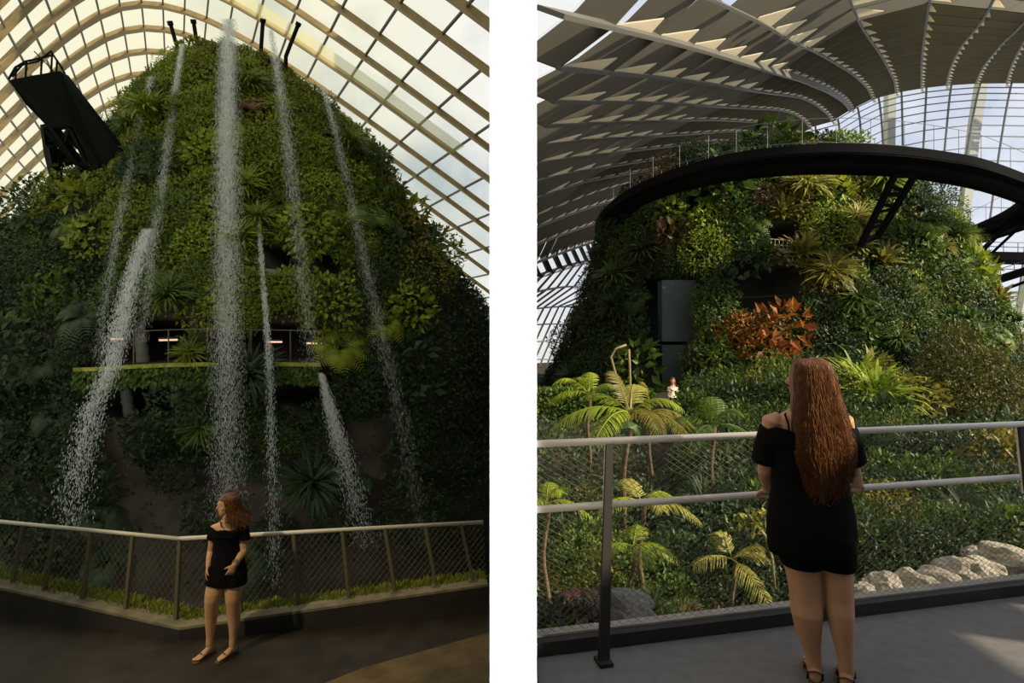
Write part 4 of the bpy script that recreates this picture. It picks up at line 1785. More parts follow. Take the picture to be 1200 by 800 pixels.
slope = empty('sloping_bridge', P(1160, 332, 31), 'dark sloping footbridge lowest on the right', 'bridge')
mb = MB()
mb.sweep([P(1122, 343, 31.5), P(1260, 299, 29)], 1.5, .36, up)
mb.build('deck', M['bridge_dark'], slope)
mb = MB()
mb.tube([P(1124, 358, 31.2), P(1260, 309, 29)], .08, 6)
mb.build('lower_tube', M['bridge_dark'], slope)
mb = MB()
mb.tube([P(1124, 331, 31.2), P(1260, 286, 29)], .02, 5)
for t in range(9):
    q = P(1126, 341, 31.2).lerp(P(1256, 299, 29), t / 8)
    mb.tube([q, q + up * .55], .018, 5)
mb.build('guard_rail', M['thin_steel'], slope)

# ------------------------------------------------------------------ hedge, trees, palms and bed plants


def hedge(x0, x1, y0, y1, Y, depth, n, colour, label):
    mb = MB()
    a_, c_ = P(x0, y0, Y), P(x1, y1, Y)
    zb = -1.2
    for k in range(n):
        x = random.uniform(a_.x, c_.x)
        side = random.random()
        if side < .35:
            p = (x, Y + random.uniform(0, depth), a_.z + random.uniform(-.12, .03))
            nn = (0, -.2, 1)
        else:
            p = (x, Y + random.uniform(0, .15), random.uniform(zb, a_.z))
            nn = (0, -1, .4)
        mb.t  # leaf by leaf below
        pos_.append(p)
        nr_.append(nn)
    return mb


pos_, nr_ = [], []
mb = hedge(632, 766, 460, 500, 17.5, 1.3, 6000, 'mid', '')
add_leaves(mb, np.array(pos_), RNG.normal(size=(len(pos_), 3)) * .6 + np.array(nr_) * .5, np.array(nr_) + RNG.normal(size=(len(pos_), 3)) * .35, .10 + .1 * RNG.random(len(pos_)), OVATE_V, OVATE_F, RNG.random(len(pos_)))
tag(mb.build('hedge', L['mid']), 'long clipped green hedge with a sunlit top behind the palms', 'hedge')

# rounded tree at the right
tr = empty('rounded_tree', P(1128, 520, 17) - up * 1.6, 'dense rounded small tree at the right end of the garden', 'tree')
mb = shrub_mesh('t', 6500, .075, 1.05, 3)
V = np.concatenate(mb.v)
cpt = P(1129, 472, 17)
mb.v = [V * np.array([1.32, 1.3, 1.95]) + np.array(tuple(cpt))]
mb.build('crown', L['tree'], tr)
mb = MB()
mb.tube([cpt - up * 3.0, cpt - up * .3], .09, 8)
mb.build('trunk', M['bark'], tr)

plant('grass_plant', P(1018, 492, 16), (0, -.3, 1), 1.5, 'lime', 'bright green grassy mound right of the long-haired woman', 'plant', None, None, (1.15, 1.15, 1.45))
plant('grass_plant', P(1000, 470, 17), (0, -.3, 1), 1.3, 'lime', 'bright green grassy plant touching the hair on its right', 'plant', None, None, (.9, .9, 1.3))
plant('leafy_shrub', P(1066, 470, 16.5), (0, -.3, 1), .8, 'olive', 'olive shrub between the grassy mound and rounded tree', 'shrub')


def palm(base, crown, fronds, colour, label, trunk_r=.05, pairs=30, mat=None):
    t_ = empty('palm', base, label, 'palm')
    if trunk_r:
        mb = MB()
        k_ = 8
        mb.tube([Vector(base).lerp(Vector(crown), i / k_) + Vector((.03 * math.sin(i), 0, 0)) for i in range(k_ + 1)], [trunk_r * (1.1 - .3 * i / k_) for i in range(k_ + 1)], 9)
        mb.build('trunk', mat or M['bark'], t_, True)
    for (d, ln_, dr_, *rest) in fronds:
        mb = MB()
        frond(mb, crown, d, ln_, dr_, pairs, *(rest or (.26,)))
        mb.build('frond', L[random.choice(colour) if isinstance(colour, list) else colour], t_)  # yellow fronds have the sunlight on them put into leaf colour
    return t_


c0 = P(738, 484, 8.6)
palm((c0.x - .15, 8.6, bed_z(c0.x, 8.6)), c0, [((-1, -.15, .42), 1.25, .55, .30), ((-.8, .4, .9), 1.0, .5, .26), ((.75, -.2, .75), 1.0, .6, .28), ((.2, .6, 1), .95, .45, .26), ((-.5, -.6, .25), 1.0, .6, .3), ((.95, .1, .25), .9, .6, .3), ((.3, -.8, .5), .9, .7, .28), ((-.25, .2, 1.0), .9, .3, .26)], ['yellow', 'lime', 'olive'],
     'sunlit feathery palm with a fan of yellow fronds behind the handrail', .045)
c0 = P(690, 462, 12.5)
palm((c0.x, 12.5, bed_z(c0.x, 12.5)), c0, [((-.7, 0, .9), 1.2, .6, .25), ((-1, -.3, .5), 1.0, .6, .25), ((.6, -.2, .7), .8, .5, .24), ((.1, .5, 1), .9, .4, .24), ((-.3, -.4, 1), 1.0, .55, .24)], 'lime', 'slim green palm with an arching frond above the hedge', .04)
c0 = P(762, 482, 11.5)
palm((c0.x, 11.5, bed_z(c0.x, 11.5)), c0, [((-.6, 0, .9), .95, .5, .26), ((-.15, 0, 1), .95, .4, .26), ((1, -.1, .35), .9, .7, .26), ((1, .2, .1), .9, .6, .28), ((-.9, -.4, .3), .9, .6, .28), ((.4, -.7, .2), .9, .7, .28)], 'olive', 'yellowish palm directly in front of the small visitor', .04)
c0 = P(835, 500, 10.0)
palm((c0.x, 10, bed_z(c0.x, 10)), c0, [((-.9, 0, .7), 1.0, .6, .28), ((-.3, -.2, 1), .9, .45, .28), ((.5, 0, .8), .9, .6, .28), ((.9, .2, .3), .8, .6, .28), ((-.6, -.6, .3), .9, .7, .28), ((.1, .4, 1), .9, .4, .28)], 'mid', 'green palm left of the woman half hidden by the handrail', .045)
c0 = P(752, 590, 6.2)
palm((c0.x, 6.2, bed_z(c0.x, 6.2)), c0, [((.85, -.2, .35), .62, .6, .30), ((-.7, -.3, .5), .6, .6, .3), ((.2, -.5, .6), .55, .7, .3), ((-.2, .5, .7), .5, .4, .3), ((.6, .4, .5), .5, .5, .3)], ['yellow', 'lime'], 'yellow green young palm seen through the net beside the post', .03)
c0 = P(742, 640, 5.4)
palm((c0.x - .05, 5.4, bed_z(c0.x, 5.4)), c0, [((.7, -.2, .35), .42, .6, .34), ((-.8, -.2, .4), .42, .6, .34), ((.1, -.6, .4), .4, .7, .34), ((.2, .5, .6), .36, .4, .34)], 'lime', 'small low palm with drooping fronds beside the post foot', .02, 22)
c0 = P(858, 655, 5.2)
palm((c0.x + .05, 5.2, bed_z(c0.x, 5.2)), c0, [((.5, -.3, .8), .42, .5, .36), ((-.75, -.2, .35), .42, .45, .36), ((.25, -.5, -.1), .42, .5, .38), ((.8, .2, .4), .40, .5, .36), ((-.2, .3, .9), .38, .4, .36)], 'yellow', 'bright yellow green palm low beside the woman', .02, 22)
c0 = P(640, 590, 6.0)
palm((c0.x, 6.0, bed_z(c0.x, 6.0)), c0, [((.3, -.3, .9), .5, .6, .3), ((-.3, -.4, .5), .4, .7, .3), ((.8, -.1, .4), .5, .7, .3), ((.1, .5, .7), .4, .4, .3)], 'lime', 'young palm with yellow tips next to the white wall', .025, 22)

# tall bare stalks, slender sapling
for pts, lb in (([(738, 500), (733, 470), (722, 440), (716, 418), (722, 408), (734, 404)], 'tall bent dry palm stalk over the hedge'), ([(741, 500), (739, 460), (738, 430), (737, 409)], 'tall straight dry palm stalk over the hedge')):
    mb = MB()
    mb.tube([P(x, y, 9.2) for x, y in pts], .016, 6)
    tag(mb.build('dry_stalk', M['stem_pale'], None, True), lb, 'stalk')
sp = empty('sapling', P(905, 672, 5.1), 'slender pale-stemmed sapling beside the woman', 'sapling')
mb = MB()
mb.tube([P(908, 690, 5.1), P(905, 655, 5.1), P(897, 628, 5.1), P(884, 612, 5.1), P(878, 604, 5.1)], .012, 6)
mb.build('stem', M['stem_pale'], sp, True)
mb = MB()
pts = []
for (x, y) in ((878, 604), (884, 610), (892, 600), (898, 606), (874, 612), (895, 618)):
    for _ in range(9):
        pts.append(tuple(P(x, y, 5.1) + Vector((random.gauss(0, .04), random.gauss(0, .05), random.gauss(0, .03)))))
add_leaves(mb, np.array(pts), RNG.normal(size=(len(pts), 3)), RNG.normal(size=(len(pts), 3)) + np.array([0, -.3, 1]), .07 + .04 * RNG.random(len(pts)), OVATE_V, OVATE_F, RNG.random(len(pts)))
mb.build('leaves', L['yellow'], sp)
bl_ = empty('broad_leaf_plant', P(765, 520, 8.0), 'plant with one pale curved strap leaf under the palm', 'plant')
mb = MB()
for pts in ([(752, 512), (757, 498), (764, 497), (768, 505), (769, 520)], [(748, 512), (744, 500), (736, 497), (726, 500)]):
    mb.sweep([P(x, y, 8.0) for x, y in pts], lambda i: (.06, .1, .12, .1, .03)[i], .012, (0, -.7, .7))
mb.build('strap_leaf', L['mid'], bl_)
yf = empty('yellow_flower', rfront(872, 460, -2.6), 'bright yellow hanging flower spike left of the woman', 'flower')
mb = MB()
q = rfront(872, 460, -2.6)
add_leaves(mb, np.array([tuple(q + Vector((random.gauss(0, .08), random.gauss(0, .06), random.uniform(-.32, .2)))) for _ in range(90)]), np.tile([0, -.3, -1.0], (90, 1)) + RNG.normal(size=(90, 3)) * .4, np.tile([0, -1.0, .3], (90, 1)), .12, OVATE_V, OVATE_F, .9)
mb.build('petals', M['sign_yellow'], yf)
mb = MB()
mb.tube([q + up * .45 + Vector((0, .1, 0)), q + up * .15], .02, 5)
mb.build('stem', L['mid'], yf)

# boulders
ROCKS = [(1012, 697, 4.75, .10, 'lowest flat pale boulder at the left end of the stone row'), (1040, 690, 4.9, .13, 'pale boulder second in the stone row by the kerb'), (1068, 684, 5.05, .14, 'broad pale boulder in the middle of the stone row'), (1098, 681, 5.2, .13, 'pale tilted slab boulder beside the middle stone'),
         (1125, 672, 5.35, .17, 'largest upright pale boulder of the stone row'), (1152, 668, 5.5, .13, 'grey boulder right of the largest stone'), (1176, 656, 5.7, .17, 'sunlit white boulder at the right end of the stone row'), (1146, 655, 6.0, .14, 'sunlit boulder behind the largest stone'),
         (736, 716, 4.55, .17, 'grey flat rock low beside the post'), (1024, 690, 5.3, .12, 'mossy pale boulder behind the row of stones')]
for (x, y, Y, r, lb) in ROCKS:
    bm = bmesh.new()
    bmesh.ops.create_icosphere(bm, subdivisions=3, radius=1)
    sd = x * .17
    for v in bm.verts:
        d = v.co.normalized()
        k = 1 + .35 * noise.noise(d * 1.3 + Vector((sd, 0, 0))) + .12 * noise.noise(d * 3.5 + Vector((0, sd, 0)))
        cell = noise.cell(d * 1.6 + Vector((sd, sd, 0)))
        v.co = d * k * (1 - .12 * cell)
        v.co.x *= 1.45
        v.co.z *= .85
    me = bpy.data.meshes.new('boulder')
    bm.to_mesh(me)
    bm.free()
    me.materials.append(M['stone'] if x > 900 else M['stone_dark'])
    o = bpy.data.objects.new('boulder', me)
    COL.objects.link(o)
    o.location = P(x, y, Y)
    o.scale = (r, r, r)
    o.rotation_euler = (0, random.uniform(-.25, .25), random.random() * 3)
    tag(o, lb, 'rock', 'boulders along the deck edge')

# bed plants under and behind the railing
bz = [(0, 716, 'between near post and white wall'), (716, 800, 'beside the near post'), (800, 905, 'around the slender sapling'), (905, 1040, "behind the woman's legs"), (1040, 3000, 'behind the row of stones')]
placed = []
tries = 0
while len(placed) < 285 and tries < 14000:
    tries += 1
    Y = 4.3 + 15 * random.random() ** 1.7
    px = random.uniform(632, 1215)
    X = (px - 600) / F * Y
    edge_y = RA.y + .15 + (X - .1) * .236
    s = random.uniform(.26, .52) * (1 + max(0, Y - 6) * .075)
    if Y < edge_y + s * 1.15 + .1 or X < XR0 + s * 1.15:
        continue
    if px > 985 and Y < 6.3:
        continue
    if (Y > 10 and px < 815) or (Y > 12.5 and px > 1050) or (Y > 8 and 765 < px < 810):
        continue
    z = bed_z(X, Y) + .22
    x_, y_ = px, 400 + F * (CAMZ - z) / Y
    p = Vector((X, Y, z))
    if any((p - q).length < .43 * (s + r) for q, r in placed):
        continue
    placed.append((p, s))
    nv = noise.noise(Vector((px * .015, Y * .4, 1)))
    c = random.choice(['dark', 'dark', 'dark', 'dark', 'mid']) if nv < .2 else random.choice(['dark', 'mid', 'olive', 'mid'])
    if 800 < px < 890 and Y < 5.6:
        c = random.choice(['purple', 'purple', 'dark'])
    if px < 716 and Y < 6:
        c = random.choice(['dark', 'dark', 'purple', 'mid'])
    kind = random.choice(['leafy_shrub', 'bushy_plant', 'fern', 'grass_plant', 'round_shrub', 'bushy_plant', 'bushy_plant', 'bushy_plant', 'round_shrub'])
    zn = next(zl for a_, c_, zl in bz if px < c_)
    dw = 'right below the net' if Y < 6.5 else 'in the middle of the bed' if Y < 11 else 'far back'
    plant(kind, p, (random.gauss(0, .12), -.1, 1), s, c, f'{cn[c]} {kn[kind]} {dw} {zn}', 'fern' if kind == 'fern' else kn[kind].split()[-1], f'{cn[c]} {kn[kind]}s {dw} {zn}',
          None, (s, s, s * random.uniform(1.0, 1.5)))
# ground cover
pos, ndir, sz = [], [], []
for _ in range(30000):
    Y = 4.0 + 17 * random.random() ** 1.6
    px = random.uniform(630, 1215)
    X = (px - 600) / F * Y
    if X < XR0 + .1 or Y < RA.y + .28 + (X - .1) * .236:
        continue
    if 765 < px < 812 and Y > 13:
        continue
    pos.append((X, Y, bed_z(X, Y) + random.uniform(.0, .38)))
    sz.append(random.uniform(.04, .085) * (1 + max(0, Y - 5) * .1))
n = len(pos)
mb = MB()
add_leaves(mb, np.array(pos), RNG.normal(size=(n, 3)) * .7 + np.array([0, -.25, .25]), RNG.normal(size=(n, 3)) * .35 + np.array([0, -.2, 1]), np.array(sz), OVATE_V, OVATE_F, RNG.random(n))
tag(mb.build('foliage', L['dark']), 'low dark green ground cover leaves filling the planting bed', 'foliage', None, 'stuff')

# ================================================================== PEOPLE
def remesh(mb, name, mat, parent, voxel, smooth_it=3, smooth_f=.5):
    """one continuous surface from overlapping closed pieces"""
    o = mb.build(name + '_raw', mat)
    r = o.modifiers.new('r', 'REMESH')
    r.mode = 'VOXEL'
    r.voxel_size = voxel
    s = o.modifiers.new('s', 'SMOOTH')
    s.iterations = smooth_it
    s.factor = smooth_f
    dg = bpy.context.evaluated_depsgraph_get()
    me = bpy.data.meshes.new_from_object(o.evaluated_get(dg))
    me.name = name
    me.materials.clear()
    me.materials.append(mat)
    me.polygons.foreach_set('use_smooth', np.ones(len(me.polygons), dtype=bool))
    COL.objects.unlink(o)
    bpy.data.objects.remove(o)
    n = bpy.data.objects.new(name, me)
    COL.objects.link(n)
    n.parent = parent
    n.matrix_parent_inverse = Matrix.Translation(parent.location).inverted()
    return n


def hrings(rows, grow=0.0):
    """horizontal elliptical sections: (py, px, half width px, Y, depth ratio)"""
    out_ = []
    for py, px, hw, Y, dr in rows:
        r = hw / F * Y
        out_.append((P(px, py, Y), Vector((r + grow, 0, 0)), Vector((0, r * dr + grow, 0))))
    return out_


HEAD = [(0.0, .020, .058, .020), (.012, .036, .045, .040), (.035, .050, .026, .064), (.065, .060, .010, .080), (.095, .067, .002, .089), (.125, .073, -.004, .095), (.155, .073, -.008, .093), (.183, .063, -.011, .080), (.205, .043, -.012, .056), (.219, .016, -.012, .022)]


def head(mb, chin, fwd, s=1.0):
    """skull and jaw as closed rings; chin is the centre of the lowest section"""
    fwd = Vector(fwd).normalized()
    side = fwd.cross(Vector((0, 0, 1))).normalized()
    upv = side.cross(fwd).normalized()
    secs = []
    for h, w_, c, d in HEAD:
        secs.append((Vector(chin) + upv * h * s + fwd * c * s, side * w_ * s, fwd * d * s))
    mb.rings(secs, 24)

    def at(a, b_, c):
        return Vector(chin) + side * a * s + fwd * b_ * s + upv * c * s
    # nose, brow, lips, chin, ears
    mb.tube([at(0, .086, .118), at(0, .098, .098), at(0, .108, .082), at(0, .096, .074)], [.007 * s, .009 * s, .011 * s, .008 * s], 8)
    mb.tube([at(-.045, .070, .125), at(-.02, .089, .128), at(.02, .089, .128), at(.045, .070, .125)], .009 * s, 8)
    mb.tube([at(-.022, .080, .050), at(0, .089, .052), at(.022, .080, .050)], .007 * s, 8)
    for sg in (-1, 1):
        mb.tube([at(sg * .071, .0, .075), at(sg * .080, -.008, .095), at(sg * .080, -.014, .118), at(sg * .072, -.006, .125)], [.007 * s, .009 * s, .010 * s, .006 * s], 8)
        mb.tube([at(sg * .03, .060, .075), at(sg * .045, .045, .085)], .022 * s, 8)
    return at, side, fwd, upv


def face_parts(at, parent, s=1.0):
    for sg in (-1, 1):
        mb = MB()
        c = at(sg * .030, .077, .110)
        mb.tube([c - Vector((0, 0, .004)), c, c + Vector((0, 0, .004))], [.009 * s, .013 * s, .009 * s], 10)
        e = mb.build('eye', M['eye'], parent, True)
        mb = MB()
        c2 = at(sg * .030, .0875, .110)
        mb.tube([c2 - Vector((0, 0, .004)), c2 + Vector((0, 0, .004))], .005 * s, 8)
        mb.build('iris', M['iris'], e, True)
        mb = MB()
        mb.tube([at(sg * .012, .089, .135), at(sg * .030, .086, .139), at(sg * .048, .070, .133)], [.003, .004, .002], 6)
        mb.build('eyebrow', M['brown_hair'], parent, True)
    mb = MB()
    mb.tube([at(-.024, .081, .050), at(-.008, .0935, .0535), at(.008, .0935, .0535), at(.024, .081, .050)], [.003, .0055, .0055, .003], 8)
    mb.build('lips', M['lip'], parent, True)


def hand(mb, wrist, d, palm_n, thumb_side, curl=.35, s=1.0, thumb_curl=.3):
    """palm and five unequal bent fingers; d towards the fingertips, palm_n out of the palm"""
    d = Vector(d).normalized()
    pn = Vector(palm_n)
    pn = (pn - d * pn.dot(d)).normalized()
    lat = d.cross(pn).normalized() * thumb_side
    w = Vector(wrist)
    mb.rings([(w - d * .01 * s, lat * .026 * s, pn * .019 * s), (w + d * .02 * s, lat * .031 * s, pn * .018 * s), (w + d * .055 * s, lat * .040 * s, pn * .016 * s), (w + d * .085 * s, lat * .040 * s, pn * .012 * s), (w + d * .093 * s, lat * .034 * s, pn * .008 * s)], 14)
    for k, (off, ln_, r) in enumerate(((.030, .068, .0085), (.0105, .078, .0088), (-.0095, .072, .0085), (-.029, .056, .0075))):
        p = w + d * (.078 * s) + lat * off * s
        dirn = (d + lat * off * 2.2).normalized()
        pts, rr = [p], [r * s * 1.05]
        ang = 0
        for seg, fr in enumerate((.46, .30, .24)):
            ang += curl * (1.0 if seg == 0 else 1.25) * (1 + .12 * k)
            step = dirn * math.cos(ang) + pn * math.sin(ang)
            p = p + step * ln_ * fr * s
            pts.append(p)
            rr.append(r * s * (.95 - .1 * seg))
        pts.append(p + step * .004)
        rr.append(r * s * .45)
        mb.tube(pts, rr, 9)
    p = w + d * .018 * s + lat * .022 * s
    td = (d * .62 + lat * .72 + pn * .25).normalized()
    pts = [p, p + td * .034 * s]
    td2 = (td + d * .35 * (1 - thumb_curl) + pn * thumb_curl * 1.2 - lat * thumb_curl * .6).normalized()
    pts.append(pts[-1] + td2 * .028 * s)
    td3 = (td2 + pn * thumb_curl * .6 - lat * thumb_curl * .5).normalized()
    pts.append(pts[-1] + td3 * .024 * s)
    mb.tube(pts, [.014 * s, .0115 * s, .010 * s, .0065 * s], 9)


def foot(mb, ankle, fwd, floor, s=1.0, inner=1):
    """heel, arch and five toes standing on a thin sole"""
    fwd = Vector((fwd[0], fwd[1], 0)).normalized()
    side = Vector((-fwd.y, fwd.x, 0)) * inner
    a = Vector((ankle[0], ankle[1], floor + .016))
    secs = []
    for t, w_, h in ((-.062, .016, .014), (-.052, .027, .026), (-.02, .031, .040), (.02, .031, .045), (.06, .036, .034), (.105, .043, .022), (.14, .045, .016), (.155, .040, .011)):
        secs.append((a + fwd * t * s + Vector((0, 0, h)), side * w_ * s, Vector((0, 0, h))))
    mb.rings(secs, 14)
    mb.tube([Vector(ankle) + Vector((0, 0, .02)), a + Vector((0, 0, .05))], [.036 * s, .034 * s], 12)
    for k, (o_, l_, r) in enumerate(((.030, .050, .0125), (.0125, .052, .0095), (-.004, .045, .009), (-.019, .036, .0085), (-.032, .026, .008))):
        p = a + fwd * .145 * s + side * o_ * s + Vector((0, 0, .012))
        mb.tube([p, p + fwd * l_ * .6 * s + Vector((0, 0, .003)), p + fwd * l_ * s - Vector((0, 0, .002))], [r * s, r * s, r * s * .6], 8)


def sandal(ankle, fwd, floor, parent, s=1.0):
    fwd = Vector((fwd[0], fwd[1], 0)).normalized()
    side = Vector((-fwd.y, fwd.x, 0))
    a = Vector((ankle[0], ankle[1], floor))
    prof = [(-.068, .020), (-.05, .029), (0, .031), (.06, .036), (.12, .044), (.165, .043), (.195, .032), (.207, .014)]
    mb = MB()
    poly = [a + fwd * t * s + side * w_ * s for t, w_ in prof] + [a + fwd * t * s - side * w_ * s for t, w_ in prof[::-1]]
    mb.prism(poly, (0, 0, .013))
    so = mb.build('sandal', M['sole'], parent)
    mb = MB()
    zz = Vector((0, 0, 1))
    zb = Vector((0, 0, 1))
    mb.sweep([a + fwd * .075 * s + side * .040 * s + zb * .014, a + fwd * .10 * s + side * .034 * s + zb * .050, a + fwd * .115 * s + zb * .064, a + fwd * .10 * s - side * .034 * s + zb * .050, a + fwd * .075 * s - side * .040 * s + zb * .014], .014, .004, zb)
    mb.build('toe_strap', M['sandal'], so)
    mb = MB()
    mb.sweep([a - fwd * .02 * s + side * .035 * s + zb * .012, a - fwd * .045 * s + side * .033 * s + zb * .06, a - fwd * .064 * s + zb * .075, a - fwd * .045 * s - side * .033 * s + zb * .06, a - fwd * .02 * s - side * .035 * s + zb * .012], .009, .004, zb)
    mb.build('ankle_strap', M['sandal'], so)


def strands(mb, paths, r, wav=.006, seg=3):
    for pts in paths:
        ph = random.random() * 6
        fr = random.uniform(9, 15)
        q = []
        n = len(pts)
        dense = []
        for i in range(n - 1):
            p0, p1, p2, p3 = pts[max(0, i - 1)], pts[i], pts[i + 1], pts[min(n - 1, i + 2)]
            for k in range(4):
                t = k / 4
                dense.append(.5 * ((2 * p1) + (p2 - p0) * t + (2 * p0 - 5 * p1 + 4 * p2 - p3) * t * t + (3 * p1 - p0 - 3 * p2 + p3) * t ** 3))
        dense.append(pts[-1])
        m = len(dense)
        for i, p in enumerate(dense):
            f_ = (i / (m - 1)) ** .8
            q.append(p + Vector((math.sin(i * .1 * fr + ph), math.cos(i * .083 * fr + ph * 1.7), 0)) * wav * f_)
        mb.tube(q, [r * (1 - .65 * (i / (m - 1)) ** 2) for i in range(m)], seg, tint=random.random())


def ring_band(mb, c, axis, r, th):
    axis = Vector(axis).normalized()
    a = axis.orthogonal().normalized()
    b_ = axis.cross(a)
    n = 20
    mb.sweep([c + a * r * math.cos(2 * math.pi * k / n) + b_ * r * math.sin(2 * math.pi * k / n) for k in range(n)], th, th, axis, True)


# ------------------------------------------------------------------ the woman at the railing, seen from behind
ankL, ankR = P(954.5, 778, 3.03), P(991.5, 786, 2.97)
w1 = empty('person', Vector((1.56, 3.05, 0)), 'woman with very long auburn hair and black romper, back turned, at the railing', 'person')
TORSO = [(640, 950.5, 46.5, 3.14, 0.74), (622, 950.5, 47.5, 3.15, 0.74), (605, 950, 47.0, 3.16, 0.72), (588, 949.5, 44.2, 3.18, 0.68), (570, 949, 40.9, 3.2, 0.66), (553, 948, 39.9, 3.2, 0.66), (535, 947.5, 40.9, 3.2, 0.66), (515, 947, 40.9, 3.2, 0.64), (501, 946, 40.9, 3.2, 0.54), (489, 945, 37.5, 3.2, 0.5), (482, 944.5, 25, 3.2, 0.58), (477, 945, 13.3, 3.2, 0.95), (466, 946, 11.9, 3.2, 1.05)]
LEGL = [(630, 934, 28, 3.14, 1), (650, 939, 24.5, 3.13, 1), (668, 942, 20.5, 3.11, 1), (690, 944.5, 18.6, 3.09, 1), (703, 945, 18.4, 3.08, 1), (718, 945.5, 17.2, 3.06, 1.05), (740, 947.5, 14, 3.05, 1), (758, 951, 10.2, 3.04, 1), (772, 953.5, 8.2, 3.03, 1.05), (786, 955, 8.2, 3.025, 1.1)]
LEGR = [(630, 968, 28, 3.12, 1), (650, 975, 23.5, 3.10, 1), (668, 979, 19, 3.08, 1), (690, 982, 16.6, 3.05, 1), (703, 983, 16, 3.04, 1), (718, 984.5, 15, 3.02, 1.05), (740, 987, 12.8, 3.0, 1), (760, 989.5, 10, 2.985, 1), (776, 991, 8.2, 2.975, 1.05), (790, 992, 8.2, 2.97, 1.1)]
railL = rl_(893, .07) + up * .785
railR = rl_(1000, .07) + up * .785
mb = MB()
mb.rings(hrings(TORSO), 28)
mb.rings(hrings(LEGL), 22)
mb.rings(hrings(LEGR), 22)
wrL = railL + Vector((.012, -.075, .040))
wrR = railR + Vector((-.01, -.075, .040))
shL, elL = P(906, 492, 3.2), P(897, 551, 3.27)
shR, elR = P(987, 493, 3.2), P(998.5, 552, 3.26)
for sh, el, wr in ((shL, elL, wrL), (shR, elR, wrR)):
    mb.tube([sh + Vector((.03 if sh is shL else -.03, 0, .008)), sh, sh.lerp(el, .5), el, el.lerp(wr, .3), el.lerp(wr, .75), wr], [.040, .056, .050, .043, .043, .031, .026], 16)
for wr, rp, ts in ((wrL, railL, 1), (wrR, railR, -1)):
    hand(mb, wr, (0, .9, -.22), (0, -.1, -1), ts, .62, .95, .5)
for an, fw, inn in ((ankL, (.40, 1, 0), -1), (ankR, (.55, 1, 0), 1)):
    foot(mb, an, fw, .004, 1.0, inn)
chin1 = P(946.5, 467, 3.2)
FW1 = Vector((-.93, .36, .04))
at1, s1, f1, u1 = head(mb, chin1, FW1, 1.0)
body = remesh(mb, 'body', M['skin'], w1, .0055)
face_parts(at1, w1)
mb = MB()
T2 = [r for r in TORSO if 510 < r[0] < 636]
mb.rings(hrings(T2[::1][:0] + [(647, 950.5, 45, 3.14, .74), (640, 950.5, 46.6, 3.14, .74)] + T2, .013), 28)
mb.rings(hrings([(625, 933, 27, 3.14, 1.05), (645, 938, 25, 3.13, 1.05), (662, 941, 20.6, 3.115, 1.05)], .012), 22)
mb.rings(hrings([(625, 968, 27, 3.12, 1.05), (645, 974, 24, 3.10, 1.05), (665, 979.5, 18.4, 3.085, 1.05)], .012), 22)
for sh, el in ((shL, elL), (shR, elR)):
    ex = Vector((.05 if sh is shL else -.05, 0, 0))
    mb.tube([sh.lerp(el, .22) + ex * .9, sh.lerp(el, .26), sh.lerp(el, .5), sh.lerp(el, .82)], [.055, .072, .078, .083], 18)
# ruffled band round the upper chest
nb = 30
cb = P(946, 515, 3.2)
band = []
for k in range(nb):
    a = 2 * math.pi * k / nb
    band.append(cb + Vector((math.cos(a) * .235, math.sin(a) * .125, .012 * math.sin(a * 7) + .030 * abs(math.cos(a)))))
mb.sweep(band, .03, .085, (0, 0, 1), True)
romper = remesh(mb, 'romper', M['black_cloth'], w1, .0065, 3)
mb = MB()
for x0, x1 in ((919, 925), (972, 966)):
    mb.tube([P(x0 + 6, 484, 3.2) + Vector((0, .02, .012)), P(x0 + 1, 486, 3.165), P(x1 - 1, 497, 3.105), P(x1, 508, 3.085)], .0055, 6)
mb.build('shoulder_strap', M['black_cloth'], w1)
for an, fw in ((ankL, (.40, 1, 0)), (ankR, (.55, 1, 0))):
    sandal(an, fw, .003, w1)
mb = MB()
for k in range(3):
    ring_band(mb, elL.lerp(wrL, .84 + .05 * k), wrL - elL, .033, .007)
mb.build('bracelet', M['gold'], w1)
# hair: a solid inner sheet and many separate locks
HT = [(418.5, 945, 956), (421, 937, 967), (426, 932, 973), (433, 930, 977), (445, 929.5, 981), (460, 930.5, 985), (480, 929, 991), (500, 927, 998), (520, 926.5, 1003), (540, 929, 1004), (556, 935, 999), (568, 937, 998), (584, 941, 993)]
HY = [a[0] for a in HT]


def hair_pt(u, y, lift=0.0):
    xl, xr = interp(y, HY, [a[1] for a in HT]), interp(y, HY, [a[2] for a in HT])
    xc, hw = (xl + xr) / 2, (xr - xl) / 2
    D = interp(y, [418, 426, 445, 470, 490, 520, 560, 580], [.035, .105, .125, .135, .152, .165, .165, .165])
    Yc = 3.2
    k = math.sqrt(max(0, 1 - u * u))
    return P(xc + u * hw, y, Yc - D * (.28 + .72 * k) - lift)


mb = MB()
yy_ = [419.5, 422, 427, 434, 445, 460, 480, 500, 518]
us = np.linspace(-.93, .93, 22)
front, back = [], []
for y in yy_:
    front.append([hair_pt(u, y, -.012) for u in us])
    back.append([hair_pt(u, y, -.012) + Vector((0, .05 if y > 470 else .11 * math.sqrt(max(0, 1 - u * u)) + .02, 0)) for u in us])
nu, ny_ = len(us), len(yy_)
vv = [tuple(p) for row in front for p in row] + [tuple(p) for row in back for p in row]
o2 = nu * ny_
ff = []
for j in range(ny_ - 1):
    for i in range(nu - 1):
        a = j * nu + i
        ff.append((a, a + 1, a + nu + 1, a + nu))
        ff.append((o2 + a, o2 + a + nu, o2 + a + nu + 1, o2 + a + 1))
    for i in (0, nu - 1):
        a = j * nu + i
        ff.append((a, a + nu, o2 + a + nu, o2 + a))
for j in (0, ny_ - 1):
    for i in range(nu - 1):
        a = j * nu + i
        ff.append((a, a + 1, o2 + a + 1, o2 + a))
mb.add(vv, ff)
